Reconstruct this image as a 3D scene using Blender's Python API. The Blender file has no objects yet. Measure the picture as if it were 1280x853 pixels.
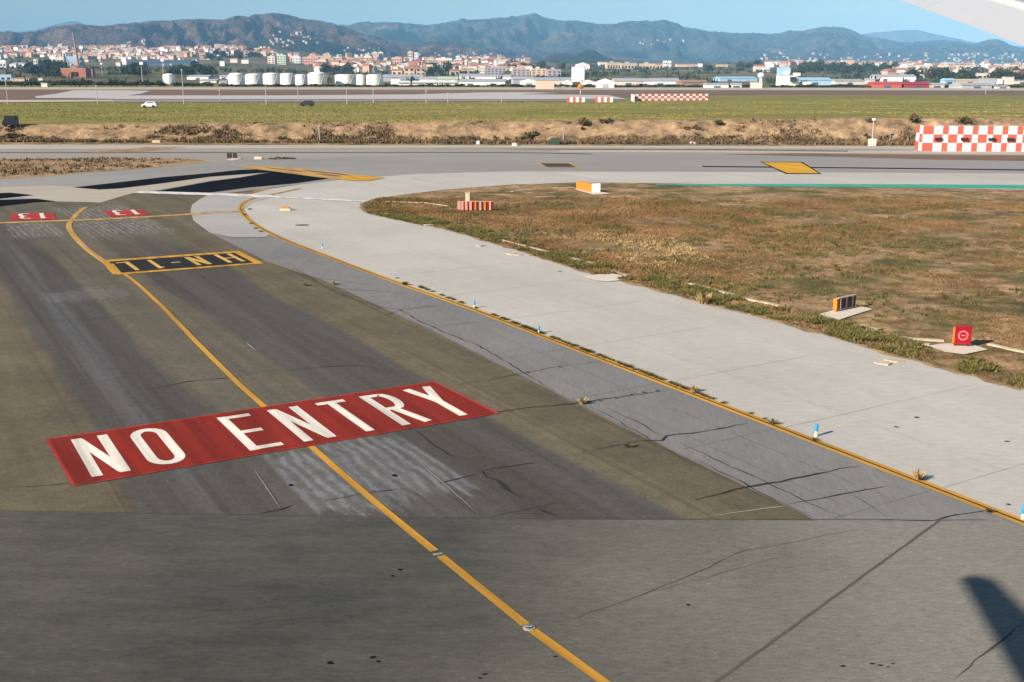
import bpy, bmesh, math, random
import numpy as np
from mathutils import Vector, noise
R = random.Random(7)
rng = np.random.default_rng(11)
C = bpy.context.scene.collection
S = bpy.context.scene

# ------------------------------------------------------------------ camera, sky, sun
F = 1386.0; HY = 92.0; H = 11.5
P = math.atan((426.5 - HY) / F)
cam_d = bpy.data.cameras.new('camera'); cam = bpy.data.objects.new('camera', cam_d); C.objects.link(cam)
cam.location = (0, 0, H); cam.rotation_euler = (math.pi / 2 - P, 0, 0)
cam_d.lens = 36.0 * F / 1280; cam_d.sensor_width = 36; cam_d.clip_start = 0.1; cam_d.clip_end = 60000
S.camera = cam
SUN_AZ, SUN_EL = math.radians(217.5), math.radians(26)       # towards the sun, from +x anticlockwise
sd = Vector((math.cos(SUN_AZ) * math.cos(SUN_EL), math.sin(SUN_AZ) * math.cos(SUN_EL), math.sin(SUN_EL)))
w = bpy.data.worlds.new('World'); S.world = w; w.use_nodes = True
nt = w.node_tree
sky = nt.nodes.new('ShaderNodeTexSky'); sky.sky_type = 'NISHITA'; sky.sun_disc = False
sky.sun_elevation = SUN_EL; sky.sun_rotation = math.atan2(sd.x, sd.y)
sky.air_density = 1.1; sky.dust_density = 0.0; sky.ozone_density = 3.0; sky.altitude = 0
bg = nt.nodes['Background']; bg.inputs[1].default_value = 0.055
nt.links.new(sky.outputs[0], bg.inputs[0])
sl = bpy.data.lights.new('sun', 'SUN'); so = bpy.data.objects.new('sun', sl); C.objects.link(so)
sl.energy = 5.0; sl.angle = math.radians(0.5); sl.color = (1.0, 0.90, 0.77)
so.rotation_euler = (-sd).to_track_quat('-Z', 'Y').to_euler()
S.view_settings.view_transform = 'Standard'; S.view_settings.look = 'None'
S.view_settings.exposure = 0.88; S.view_settings.gamma = 1

# ------------------------------------------------------------------ survey: photograph pixel -> place on the ground
cP, sP = math.cos(P), math.sin(P)
def ray(px, py):
    dx = (px - 640) / F; dz = -(py - 426.5) / F
    return dx, cP + dz * sP, -sP + dz * cP
def at(px, py, z=0.0):
    dx, dy, dz = ray(px, py); t = (z - H) / dz
    return (dx * t, dy * t, z)
def atd(px, py, Y):
    dx, dy, dz = ray(px, py); t = Y / dy
    return Vector((dx * t, Y, H + dz * t))
def project(x, y, z):
    dz = z - H
    yc = y * cP - dz * sP; up = y * sP + dz * cP
    return 640 + F * x / yc, 426.5 - F * up / yc
A = math.radians(29.6); cA, sA = math.cos(A), math.sin(A)
def vu(v, u, z=0.0):                                          # taxiway frame: v across, u along
    return (v * cA - u * sA, v * sA + u * cA, z)

# ------------------------------------------------------------------ helpers
def tag(o, label=None, cat=None, group=None, kind=None):
    if label: o['label'] = label
    if cat: o['category'] = cat
    if group: o['group'] = group
    if kind: o['kind'] = kind
    return o
def link(name, me, m=None, parent=None):
    o = bpy.data.objects.new(name, me); C.objects.link(o)
    if m is not None and len(me.materials) == 0: me.materials.append(m)
    if parent is not None: o.parent = parent
    return o
def mesh(name, V, Fc, m=None, parent=None, smooth=False):
    me = bpy.data.meshes.new(name); me.from_pydata([tuple(v) for v in V], [], Fc); me.update()
    if smooth: me.shade_smooth()
    return link(name, me, m, parent)
def npmesh(name, V, T, m=None, parent=None, k=3, smooth=False):
    """fast mesh from numpy arrays, T of k-gons"""
    me = bpy.data.meshes.new(name); V = np.asarray(V, np.float32); T = np.asarray(T, np.int32)
    me.vertices.add(len(V)); me.vertices.foreach_set('co', V.ravel())
    me.loops.add(T.size); me.loops.foreach_set('vertex_index', T.ravel())
    me.polygons.add(len(T)); me.polygons.foreach_set('loop_start', np.arange(0, T.size, k, dtype=np.int32))
    me.update(calc_edges=True)
    if smooth: me.shade_smooth()
    return link(name, me, m, parent)
def empty(name, loc=(0, 0, 0), rz=0.0):
    o = bpy.data.objects.new(name, None); C.objects.link(o); o.location = loc; o.rotation_euler = (0, 0, rz)
    o.empty_display_size = 0.2; return o
class MB:
    """collects boxes, prisms and tubes for ONE mesh object"""
    def __init__(s): s.V = []; s.F = []
    def add(s, V, Fc):
        b = len(s.V); s.V += [tuple(v) for v in V]; s.F += [tuple(i + b for i in f) for f in Fc]; return s
    def box(s, x0, x1, y0, y1, z0, z1):
        return s.add([(x0, y0, z0), (x1, y0, z0), (x1, y1, z0), (x0, y1, z0), (x0, y0, z1), (x1, y0, z1), (x1, y1, z1), (x0, y1, z1)],
                     [(3, 2, 1, 0), (4, 5, 6, 7), (0, 1, 5, 4), (1, 2, 6, 5), (2, 3, 7, 6), (3, 0, 4, 7)])
    def gable(s, x0, x1, y0, y1, z0, z1, along='y'):
        if along == 'y':
            xm = (x0 + x1) / 2
            return s.add([(x0, y0, z0), (x1, y0, z0), (x1, y1, z0), (x0, y1, z0), (xm, y0, z1), (xm, y1, z1)],
                         [(3, 2, 1, 0), (0, 1, 4), (1, 2, 5, 4), (2, 3, 5), (3, 0, 4, 5)])
        ym = (y0 + y1) / 2
        return s.add([(x0, y0, z0), (x1, y0, z0), (x1, y1, z0), (x0, y1, z0), (x0, ym, z1), (x1, ym, z1)],
                     [(3, 2, 1, 0), (1, 2, 5), (0, 1, 5, 4), (3, 0, 4), (2, 3, 4, 5)])
    def tube(s, p0, p1, r0, r1=None, n=8, cap=True):
        r1 = r0 if r1 is None else r1
        p0, p1 = Vector(p0), Vector(p1); d = (p1 - p0).normalized()
        a = d.orthogonal().normalized(); b = d.cross(a)
        V = []
        for p, r in ((p0, r0), (p1, r1)):
            for i in range(n):
                t = 2 * math.pi * i / n; V.append(p + a * (r * math.cos(t)) + b * (r * math.sin(t)))
        Fc = [(i, (i + 1) % n, n + (i + 1) % n, n + i) for i in range(n)]
        if cap: Fc += [tuple(range(n))[::-1], tuple(range(n, 2 * n))]
        return s.add(V, Fc)
    def lathe(s, prof, n=24, c=(0, 0, 0)):
        V = []; k = len(prof)
        for r, z in prof:
            for i in range(n):
                t = 2 * math.pi * i / n; V.append((c[0] + r * math.cos(t), c[1] + r * math.sin(t), c[2] + z))
        Fc = [(j * n + i, j * n + (i + 1) % n, (j + 1) * n + (i + 1) % n, (j + 1) * n + i) for j in range(k - 1) for i in range(n)]
        Fc += [tuple(range(n))[::-1], tuple(range((k - 1) * n, k * n))]
        return s.add(V, Fc)
    def build(s, name, m=None, parent=None, smooth=False): return mesh(name, s.V, s.F, m, parent, smooth)
def copy_tree(o, parent=None, **kw):
    c = o.copy(); C.objects.link(c)
    if parent is not None: c.parent = parent
    for ch in list(o.children): copy_tree(ch, c)
    return c

# ------------------------------------------------------------------ material nodes
class NB:
    def __init__(s, name, rough=0.95, spec=0.1):
        s.m = bpy.data.materials.new(name); s.m.use_nodes = True; s.t = s.m.node_tree
        s.p = s.t.nodes['Principled BSDF']; s.p.inputs['Roughness'].default_value = rough
        s.p.inputs['Specular IOR Level'].default_value = spec
        s.tc = s.t.nodes.new('ShaderNodeTexCoord'); s.co = s.tc.outputs['Object']
    def n(s, typ, **kw):
        nd = s.t.nodes.new(typ)
        for k, v in kw.items(): setattr(nd, k, v)
        return nd
    def set(s, sock, v):
        if hasattr(v, 'is_output'): s.t.links.new(v, sock)
        elif isinstance(v, (tuple, list)) and len(v) == 3 and sock.type == 'RGBA': sock.default_value = (*v, 1)
        else: sock.default_value = v
    def math(s, op, a, b=None, c=None, clamp=False):
        nd = s.n('ShaderNodeMath', operation=op, use_clamp=clamp); s.set(nd.inputs[0], a)
        if b is not None: s.set(nd.inputs[1], b)
        if c is not None: s.set(nd.inputs[2], c)
        return nd.outputs[0]
    def mapping(s, scale=(1, 1, 1), rot=(0, 0, 0), loc=(0, 0, 0), co=None):
        nd = s.n('ShaderNodeMapping'); s.set(nd.inputs[0], co or s.co)
        nd.inputs['Scale'].default_value = scale; nd.inputs['Rotation'].default_value = rot; nd.inputs['Location'].default_value = loc
        return nd.outputs[0]
    def noise(s, scale=1.0, detail=4, rough=0.55, co=None, dist=0.0, lo=0.3, hi=0.7):
        nd = s.n('ShaderNodeTexNoise'); s.set(nd.inputs['Vector'], co or s.co)
        nd.inputs['Scale'].default_value = scale; nd.inputs['Detail'].default_value = detail
        nd.inputs['Roughness'].default_value = rough; nd.inputs['Distortion'].default_value = dist
        return s.rmap(nd.outputs[0], lo, hi)
    def rmap(s, v, a, b, c=0.0, d=1.0, smooth=False):
        nd = s.n('ShaderNodeMapRange', interpolation_type='SMOOTHSTEP' if smooth else 'LINEAR', clamp=True)
        for i, x in enumerate((v, a, b, c, d)): s.set(nd.inputs[i], x)
        return nd.outputs[0]
    def mix(s, f, a, b, mode='MIX'):
        nd = s.n('ShaderNodeMix', data_type='RGBA', blend_type=mode)
        s.set(nd.inputs[0], f); s.set(nd.inputs[6], a); s.set(nd.inputs[7], b)
        return nd.outputs[2]
    def mul(s, col, fac):                                     # multiply a colour by a value
        nd = s.n('ShaderNodeVectorMath', operation='SCALE'); s.set(nd.inputs[0], col); s.set(nd.inputs[3], fac); return nd.outputs[0]
    def sep(s, co=None):
        nd = s.n('ShaderNodeSeparateXYZ'); s.set(nd.inputs[0], co or s.co); return nd.outputs
    def bump(s, h, strength=0.4, dist=0.02):
        nd = s.n('ShaderNodeBump'); nd.inputs['Strength'].default_value = strength; nd.inputs['Distance'].default_value = dist
        s.set(nd.inputs['Height'], h); s.t.links.new(nd.outputs[0], s.p.inputs['Normal'])
    def out(s, col): s.set(s.p.inputs['Base Color'], col); return s.m
    def window(s, x, a, b, soft):                             # 1 inside a..b
        return s.math('MULTIPLY', s.rmap(x, a - soft, a + soft, smooth=True), s.rmap(x, b - soft, b + soft, 1.0, 0.0, smooth=True))

def plain(name, col, rough=0.7, var=0.12, scale=3.0, spec=0.3, metal=0.0):
    b = NB(name, rough, spec); b.p.inputs['Metallic'].default_value = metal
    f = b.math('MULTIPLY', b.noise(scale, 4), b.noise(scale * 9, 3))
    return b.out(b.mul(tuple(col), b.rmap(f, 0, 1, 1 + var * 0.5, 1 - var)))

def uvframe(b):                                               # taxiway coordinates inside a shader: x = across v, y = along u
    return b.mapping(rot=(0, 0, -A))

def asphalt_taxi():
    b = NB('taxiway_asphalt'); c = uvframe(b); v, u, _ = b.sep(c)
    streak = b.noise(1.0, 5, 0.6, b.mapping((1.3, 0.028, 1), co=c), lo=0.3, hi=0.7)
    wob = b.math('MULTIPLY', b.math('SUBTRACT', b.noise(1.0, 3, 0.5, b.mapping((0.12, 0.05, 1), co=c)), 0.5), 1.0)
    vv = b.math('ADD', v, wob)
    brown = b.mix(b.noise(0.35, 5, 0.65), (0.146, 0.119, 0.076), (0.100, 0.084, 0.058))
    dark = b.mix(b.noise(1.0, 4, 0.6, b.mapping((0.7, 0.03, 1), (0, 0, 0), (7, 3, 0), c)), (0.056, 0.051, 0.046), (0.088, 0.083, 0.080))
    d1 = b.window(vv, 5.1, 9.2, 0.32); d2 = b.window(vv, 13.2, 17.6, 0.25)
    d1 = b.math('MULTIPLY', d1, b.rmap(u, 88, 99, 1.0, 0.25)); d2 = b.math('MULTIPLY', d2, b.rmap(u, 70, 84, 1.0, 0.3))
    dm = b.math('MAXIMUM', d1, d2)
    near = b.rmap(u, 31.6, 32.2, 1.0, 0.0)                    # the older stretch this side of the red panel
    dm = b.math('MAXIMUM', dm, b.math('MULTIPLY', near, b.window(vv, 5.0, 16.8, 0.25)))
    dm = b.math('MULTIPLY', dm, b.rmap(streak, 0, 1, 0.75, 1.0))
    col = b.mix(dm, brown, dark)
    # olive centre lane worn a little
    col = b.mix(b.math('MULTIPLY', b.window(vv, 9.2, 13.2, 0.6), 0.35), col, (0.10, 0.096, 0.085))
    col = b.mix(b.math('MULTIPLY', b.window(vv, 6.4, 7.5, 0.35), b.rmap(streak, 0.2, 0.9, 0.1, 0.55)), col, (0.125, 0.125, 0.130))
    # scrubbed patches: paint and rubber blasted away in comb-like strokes
    comb = b.noise(1.0, 4, 0.65, b.mapping((3.6, 0.75, 1), co=c), lo=0.36, hi=0.64)
    comb2 = b.noise(1.3, 5, 0.7, c, lo=0.38, hi=0.62)
    wv = b.math('SINE', b.math('ADD', b.math('MULTIPLY', v, 15.5), b.math('MULTIPLY', b.noise(0.8, 2, 0.5, c), 3.0)))
    comb = b.math('MULTIPLY', b.rmap(wv, -0.6, 0.8, 0.25, 1.0), b.rmap(comb, 0, 1, 0.45, 1.0))
    edge = b.math('MULTIPLY', b.math('SUBTRACT', b.noise(1.6, 2, 0.5, b.mapping((2.0, 0.3, 1), co=c)), 0.5), 1.5)
    ue = b.math('ADD', u, edge)
    scrub = b.math('MULTIPLY', b.window(vv, 8.9, 13.9, 0.12), b.window(ue, 26.6, 31.9, 0.5))
    scrub = b.math('MULTIPLY', scrub, b.math('ADD', b.math('MULTIPLY', comb, 0.58), b.math('MULTIPLY', comb2, 0.16)))
    col = b.mix(scrub, col, (0.235, 0.240, 0.255))
    s2 = b.math('MULTIPLY', b.window(v, 6.9, 11.0, 0.1), b.window(ue, 60.3, 63.3, 0.35))
    col = b.mix(b.math('MULTIPLY', s2, 0.22), col, (0.20, 0.205, 0.215))
    fl = b.noise(12, 3, 0.7, b.mapping((1.3, 0.5, 1), co=c), lo=0.58, hi=0.72); fd = b.noise(9, 4, 0.75, b.mapping((1.3, 0.5, 1), loc=(5, 5, 0), co=c), lo=0.56, hi=0.74)
    s3 = b.math('MULTIPLY', b.window(vv, 13.0, 19.0, 0.4), b.window(ue, 84, 104, 3))
    s3 = b.math('MAXIMUM', s3, b.math('MULTIPLY', b.window(vv, 8.0, 11.5, 0.4), b.window(ue, 86, 95, 1.5)))
    col = b.mix(b.math('MULTIPLY', s3, b.math('MULTIPLY', comb, comb2)), col, (0.28, 0.28, 0.29))
    tyre = b.noise(1.0, 3, 0.6, b.mapping((2.6, 0.012, 1), loc=(3, 1, 0), co=c), lo=0.30, hi=0.46)
    col = b.mul(col, b.rmap(tyre, 0, 1, 0.80, 1.06))
    t2 = b.noise(1.0, 3, 0.6, b.mapping((0.9, 0.02, 1), loc=(13, 5, 0), co=c), lo=0.35, hi=0.65)
    col = b.mul(col, b.rmap(t2, 0, 1, 0.86, 1.10))
    spots = b.noise(2.6, 5, 0.75, lo=0.35, hi=0.65)
    col = b.mul(col, b.rmap(spots, 0, 1, 0.88, 1.10))
    grain = b.noise(11, 4, 0.75, lo=0.3, hi=0.7); fine = b.noise(38, 2, 0.7, lo=0.25, hi=0.75)
    col = b.mul(b.mul(col, b.rmap(fl, 0, 1, 1.0, 1.32)), b.rmap(fd, 0, 1, 1.0, 0.72))
    g = b.math('ADD', b.math('MULTIPLY', grain, 0.34), b.math('MULTIPLY', fine, 0.34))
    col = b.mul(col, b.math('ADD', g, 0.68))
    b.bump(fine, 0.5, 0.012)
    return b.out(col)

def asphalt(name, c1, c2, big=0.06, mid=0.9, grainamp=0.3, stretch=(1, 1, 1), rot=0.0, gx=None, gcol=None, flecks=0.25):
    b = NB(name); c = b.mapping(stretch, (0, 0, rot))
    f = b.math('ADD', b.math('MULTIPLY', b.noise(big, 4, 0.6, lo=0.35, hi=0.65), 0.55), b.math('MULTIPLY', b.noise(mid, 5, 0.7, c, lo=0.3, hi=0.7), 0.45))
    col = b.mix(f, c1, c2)
    if gx:
        x = b.sep()[0]; y = b.sep()[1]
        k = b.rmap(b.math('ADD', b.math('ADD', x, b.math('MULTIPLY', y, gx[2])), b.math('MULTIPLY', b.noise(0.12, 3), 5)), gx[0], gx[1], smooth=True)
        col = b.mix(k, col, gcol)
    fine = b.noise(34, 3, 0.75, c, lo=0.25, hi=0.75); g2 = b.noise(8, 4, 0.7, c)
    g = b.math('ADD', b.math('MULTIPLY', fine, grainamp), b.math('MULTIPLY', g2, grainamp * 0.7))
    col = b.mul(col, b.math('ADD', g, 1 - grainamp * 0.8))
    fl = b.noise(13, 3, 0.7, b.mapping((0.45, 1.6, 1), (0, 0, rot)), lo=0.58, hi=0.72); fd = b.noise(11, 3, 0.7, b.mapping((0.45, 1.6, 1), (0, 0, rot), (9, 4, 0)), lo=0.58, hi=0.74)
    col = b.mul(b.mul(col, b.rmap(fl, 0, 1, 1.0, 1 + flecks)), b.rmap(fd, 0, 1, 1.0, 1 - flecks * 0.8))
    b.bump(fine, 0.5, 0.012)
    return b.out(col)

def concrete_shoulder():
    b = NB('shoulder_concrete'); c = uvframe(b); v, u, _ = b.sep(c)
    f = b.noise(0.09, 5, 0.6, lo=0.35, hi=0.65)
    col = b.mix(f, (0.430, 0.403, 0.358), (0.490, 0.462, 0.415))
    st = b.noise(1.0, 5, 0.6, b.mapping((0.5, 0.03, 1), co=c))
    col = b.mul(col, b.rmap(st, 0, 1, 0.93, 1.04))
    mot = b.noise(3.5, 5, 0.75, b.mapping((0.5, 1.4, 1)), lo=0.36, hi=0.64); col = b.mul(col, b.rmap(mot, 0, 1, 0.90, 1.06)); m2 = b.noise(14, 3, 0.75, b.mapping((0.5, 1.6, 1)), lo=0.56, hi=0.74); col = b.mul(col, b.rmap(m2, 0, 1, 1.0, 0.86))
    stain = b.noise(0.5, 6, 0.75, lo=0.60, hi=0.78)
    col = b.mix(b.math('MULTIPLY', stain, 0.35), col, (0.30, 0.28, 0.24))
    fine = b.noise(30, 3, 0.75, lo=0.25, hi=0.75)
    col = b.mul(col, b.math('ADD', b.math('MULTIPLY', fine, 0.24), 0.88))
    b.bump(fine, 0.4, 0.01)
    return b.out(col)

def worn_paint(name, col, wear=0.25, under=(0.10, 0.09, 0.08), scale=9.0, streak=True):
    b = NB(name, 0.75); c = uvframe(b)
    n1 = b.noise(scale, 6, 0.8, lo=0.42, hi=0.75); n2 = b.noise(1.0, 4, 0.6, b.mapping((2.2, 0.25, 1), co=c))
    k = b.math('MULTIPLY', n1, b.rmap(n2, 0, 1, 0.3, 1.0) if streak else 1.0)
    base = b.mul(tuple(col), b.rmap(b.noise(1.0, 3, 0.6, b.mapping((1.7, 0.10, 1), co=c), lo=0.35, hi=0.65), 0, 1, 0.70, 1.20))
    colr = b.mix(b.math('MULTIPLY', k, wear), base, under)
    fine = b.noise(35, 2, 0.7, lo=0.2, hi=0.8)
    colr = b.mul(colr, b.math('ADD', b.math('MULTIPLY', fine, 0.14), 0.93))
    return b.out(colr)

def grass_ground(name, tan, brown, green, sc=1.0, gcover=0.5, stretch=(1, 1, 1), bcover=(0.40, 0.56)):
    b = NB(name); c = b.mapping(stretch)
    a = b.noise(0.07 * sc, 6, 0.65, c, lo=0.38, hi=0.62); d = b.noise(0.45 * sc, 6, 0.7, c, lo=bcover[0], hi=bcover[1])
    e = b.noise(0.16 * sc, 6, 0.7, b.mapping(stretch, loc=(31, 17, 0)), lo=0.62 - gcover * 0.25, hi=0.74 - gcover * 0.25)
    col = b.mix(b.math('MULTIPLY', d, b.rmap(a, 0, 1, 0.35, 1.0)), tan, brown)
    col = b.mix(b.math('MULTIPLY', e, 0.85), col, green)
    f = b.noise(5 * sc, 5, 0.8); f2 = b.noise(0.9, 6, 0.8, b.mapping(stretch, loc=(5, 8, 2)), lo=0.38, hi=0.62); f3 = b.noise(0.22, 4, 0.7, b.mapping(stretch, loc=(15, 8, 2)), lo=0.36, hi=0.64)
    col = b.mul(b.mul(col, b.rmap(f2, 0, 1, 0.62, 1.22)), b.rmap(f3, 0, 1, 0.80, 1.15))
    col = b.mul(col, b.rmap(f, 0, 1, 0.72, 1.22))
    b.bump(b.noise(6, 4, 0.75), 0.8, 0.08)
    return b.out(col)

def blades(name, cols, sc=0.2, sub=0.0):
    """dry and green blades: the colour runs in patches across the field"""
    b = NB(name, 0.95, 0.1)
    f = b.noise(sc, 5, 0.7, lo=0.35, hi=0.65); g = b.noise(3.0, 3, 0.7); h = b.noise(sc * 1.7, 5, 0.7, b.mapping(loc=(40, 9, 3)), lo=0.50, hi=0.66)
    col = b.mix(f, cols[0], cols[1]); col = b.mix(b.math('MULTIPLY', h, 0.9), col, cols[2])
    return b.out(b.mul(col, b.rmap(g, 0, 1, 0.7, 1.25)))

M = {}
M['taxi'] = asphalt_taxi()
M['inner'] = asphalt('shoulder_asphalt', (0.165, 0.160, 0.155), (0.222, 0.215, 0.206), 0.1, 1.2, 0.28, (1.0, 0.15, 1), -A)
M['cross'] = asphalt('runway_asphalt', (0.040, 0.042, 0.035), (0.108, 0.101, 0.085), 0.10, 1.1, 0.6, (0.45, 1.8, 1), 0.0, (-6, 9, -0.20), (0.215, 0.200, 0.170), 0.42)
M['light'] = concrete_shoulder()
M['wedge'] = asphalt('fillet_concrete', (0.31, 0.295, 0.275), (0.40, 0.38, 0.355), 0.1, 1.0, 0.16)
M['far_taxi'] = asphalt('far_taxiway_asphalt', (0.225, 0.215, 0.20), (0.31, 0.295, 0.275), 0.03, 0.25, 0.12, (0.2, 2.5, 1), 0.0)
M['far_shoulder'] = asphalt('far_shoulder_asphalt', (0.27, 0.24, 0.205), (0.34, 0.31, 0.27), 0.03, 0.25, 0.12, (0.2, 2.5, 1), 0.0)
M['beige'] = asphalt('beige_concrete', (0.36, 0.31, 0.25), (0.43, 0.375, 0.31), 0.06, 0.5, 0.12)
M['service'] = asphalt('service_road_concrete', (0.38, 0.335, 0.28), (0.47, 0.425, 0.36), 0.05, 0.3, 0.1, (0.2, 2, 1))
M['black'] = asphalt('fresh_bitumen', (0.008, 0.009, 0.013), (0.014, 0.015, 0.019), 0.1, 1.0, 0.25)
M['black'].node_tree.nodes['Principled BSDF'].inputs['Specular IOR Level'].default_value = 0.0
M['crack'] = plain('crack_filler', (0.022, 0.021, 0.020), 0.9, 0.3)
M['seam'] = plain('weathered_seam', (0.085, 0.080, 0.070), 0.9, 0.3)
M['seam_light'] = plain('pale_seam', (0.26, 0.25, 0.225), 0.9, 0.3)
M['seam_pale'] = plain('chalky_seam', (0.30, 0.26, 0.20), 0.9, 0.3)
M['tar_faint'] = plain('weathered_tar_seal', (0.082, 0.079, 0.070), 0.9, 0.35)
M['tar'] = plain('tar_seal', (0.055, 0.054, 0.050), 0.8, 0.25)
M['yellow'] = worn_paint('yellow_paint', (0.54, 0.275, 0.035), 0.45)
M['yellow_old'] = worn_paint('faded_yellow_paint', (0.50, 0.29, 0.08), 0.75, (0.20, 0.17, 0.13), 5.0)
M['yellow_bright'] = worn_paint('bright_yellow_paint', (0.62, 0.32, 0.015), 0.3)
M['red'] = worn_paint('red_paint', (0.225, 0.020, 0.011), 0.70, (0.13, 0.05, 0.035), 4.0)
M['red13'] = worn_paint('red_paint_far', (0.40, 0.035, 0.03), 0.35, (0.2, 0.1, 0.08), 4.0)
M['white'] = worn_paint('white_paint', (0.70, 0.65, 0.56), 0.30, (0.35, 0.12, 0.08), 7.0)
M['white_line'] = worn_paint('white_line_paint', (0.66, 0.64, 0.60), 0.3, (0.4, 0.38, 0.35), 7.0)
M['panel_black'] = worn_paint('black_paint', (0.022, 0.021, 0.020), 0.5, (0.06, 0.055, 0.05))
M['letter_yellow'] = worn_paint('yellow_letter_paint', (0.60, 0.36, 0.09), 0.3)
M['green'] = worn_paint('green_edge_surface', (0.06, 0.33, 0.24), 0.2, (0.2, 0.3, 0.25), 2.0)
M['infield'] = grass_ground('infield_soil', (0.47, 0.305, 0.165), (0.195, 0.108, 0.044), (0.115, 0.108, 0.034), 1.0, 0.60, (1, 1, 1), (0.42, 0.60))
M['bank'] = grass_ground('bank_soil', (0.43, 0.285, 0.160), (0.27, 0.18, 0.095), (0.12, 0.11, 0.045), 0.8, 0.25, (1, 1, 1), (0.47, 0.62))
M['plateau'] = grass_ground('meadow_soil', (0.40, 0.29, 0.13), (0.30, 0.245, 0.080), (0.225, 0.220, 0.048), 0.30, 1.0, (0.22, 1, 1))
M['dirt_far'] = grass_ground('far_soil', (0.30, 0.22, 0.15), (0.20, 0.145, 0.10), (0.12, 0.11, 0.05), 0.1, 0.2, (0.2, 1, 1))
M['dirt_brown'] = plain('ploughed_brown_soil', (0.16, 0.095, 0.06), 0.95, 0.3, 0.05)
M['fields'] = grass_ground('farmland_soil', (0.27, 0.205, 0.12), (0.16, 0.135, 0.07), (0.085, 0.092, 0.035), 0.06, 0.7, (0.4, 1, 1))
M['blades'] = blades('infield_blades', ((0.31, 0.185, 0.082), (0.145, 0.080, 0.034), (0.105, 0.094, 0.028)), 0.13)
M['blades_green'] = blades('verge_blades', ((0.12, 0.115, 0.036), (0.19, 0.145, 0.055), (0.075, 0.088, 0.022)), 0.5)
M['gold'] = blades('golden_dry_grass', ((0.46, 0.33, 0.16), (0.38, 0.26, 0.12), (0.24, 0.18, 0.07)), 0.4)
M['olive'] = blades('olive_weeds', ((0.105, 0.100, 0.032), (0.15, 0.12, 0.045), (0.080, 0.085, 0.028)), 0.3)
M['scrub'] = blades('scrub_leaves', ((0.070, 0.062, 0.030), (0.15, 0.095, 0.045), (0.045, 0.058, 0.022)), 0.1)
M['scrub_brown'] = blades('dead_scrub', ((0.15, 0.100, 0.055), (0.24, 0.155, 0.085), (0.085, 0.085, 0.036)), 0.1)
M['straw'] = blades('straw', ((0.42, 0.30, 0.15), (0.34, 0.23, 0.10), (0.22, 0.17, 0.07)), 1.0)
M['leaf'] = blades('tree_leaves', ((0.038, 0.050, 0.022), (0.060, 0.068, 0.028), (0.028, 0.040, 0.020)), 0.02)
M['bark'] = plain('bark', (0.10, 0.075, 0.05), 0.95, 0.4)
M['pad'] = plain('pad_concrete', (0.58, 0.50, 0.40), 0.9, 0.25, 2.0)
M['kerb'] = plain('drain_concrete', (0.44, 0.36, 0.265), 0.9, 0.55, 1.5)
M['sign_red'] = plain('sign_red_face', (0.30, 0.006, 0.012), 0.45, 0.1)
M['sign_pink'] = plain('sign_symbol', (0.70, 0.17, 0.19), 0.5, 0.05)
M['sign_orange'] = plain('sign_orange_side', (0.68, 0.19, 0.015), 0.5, 0.15)
M['sign_back'] = plain('sign_brown_back', (0.055, 0.035, 0.03), 0.6, 0.2)
M['sign_rib'] = plain('sign_rib', (0.40, 0.31, 0.27), 0.6, 0.2)
M['sign_white'] = plain('sign_white_side', (0.80, 0.80, 0.82), 0.5, 0.05)
M['sign_redside'] = plain('sign_red_rib', (0.62, 0.27, 0.23), 0.6, 0.15)
M['sign_darkred'] = plain('sign_dark_red', (0.14, 0.025, 0.015), 0.6, 0.15)
M['blue'] = plain('blue_reflector', (0.02, 0.28, 0.75), 0.35, 0.05, 3, 0.5)
M['cream'] = plain('cream_plastic', (0.58, 0.50, 0.34), 0.5, 0.1)
M['metal'] = plain('galvanised_metal', (0.42, 0.42, 0.43), 0.5, 0.15, 3, 0.5, 0.3)
M['check_red'] = plain('check_red_paint', (0.52, 0.105, 0.065), 0.7, 0.25, 1.0)
M['check_white'] = plain('check_white_paint', (0.78, 0.74, 0.70), 0.7, 0.12, 1.0)
M['dark'] = plain('dark_fitting', (0.03, 0.03, 0.035), 0.5, 0.2)
M['glass'] = plain('dark_glass', (0.03, 0.04, 0.05), 0.1, 0.1, 3, 0.6)
M['plane_white'] = plain('aircraft_white_paint', (0.42, 0.425, 0.44), 0.35, 0.05, 1.5, 0.5)
M['plane_grey'] = plain('aircraft_grey_paint', (0.30, 0.305, 0.34), 0.35, 0.06, 1.5, 0.5)
M['dark_green'] = plain('dark_green_steel', (0.03, 0.07, 0.055), 0.6, 0.2)
M['lip'] = plain('flap_lip_paint', (0.50, 0.50, 0.49), 0.35, 0.05)
M['rubber'] = plain('black_rubber', (0.02, 0.02, 0.02), 0.8)
PAL = {'white': (0.72, 0.70, 0.68), 'bright': (0.86, 0.84, 0.80), 'cream': (0.66, 0.58, 0.47), 'tan': (0.52, 0.40, 0.27), 'peach': (0.62, 0.45, 0.33), 'pink': (0.62, 0.34, 0.26),
       'red': (0.48, 0.10, 0.08), 'crimson': (0.36, 0.045, 0.06), 'grey': (0.36, 0.37, 0.40), 'lavender': (0.40, 0.34, 0.37), 'blue': (0.32, 0.48, 0.62),
       'navy': (0.07, 0.10, 0.16), 'green': (0.48, 0.53, 0.42), 'brick': (0.44, 0.17, 0.10), 'brown': (0.30, 0.20, 0.14), 'orange': (0.62, 0.20, 0.10)}
for k, c in PAL.items(): M['b_' + k] = plain(k + '_render', c, 0.85, 0.18, 0.15)
M['roof_tile'] = plain('clay_roof_tiles', (0.36, 0.17, 0.10), 0.9, 0.3, 0.3)
M['roof_flat'] = plain('flat_roof_gravel', (0.45, 0.43, 0.41), 0.9, 0.2, 0.3)

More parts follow.
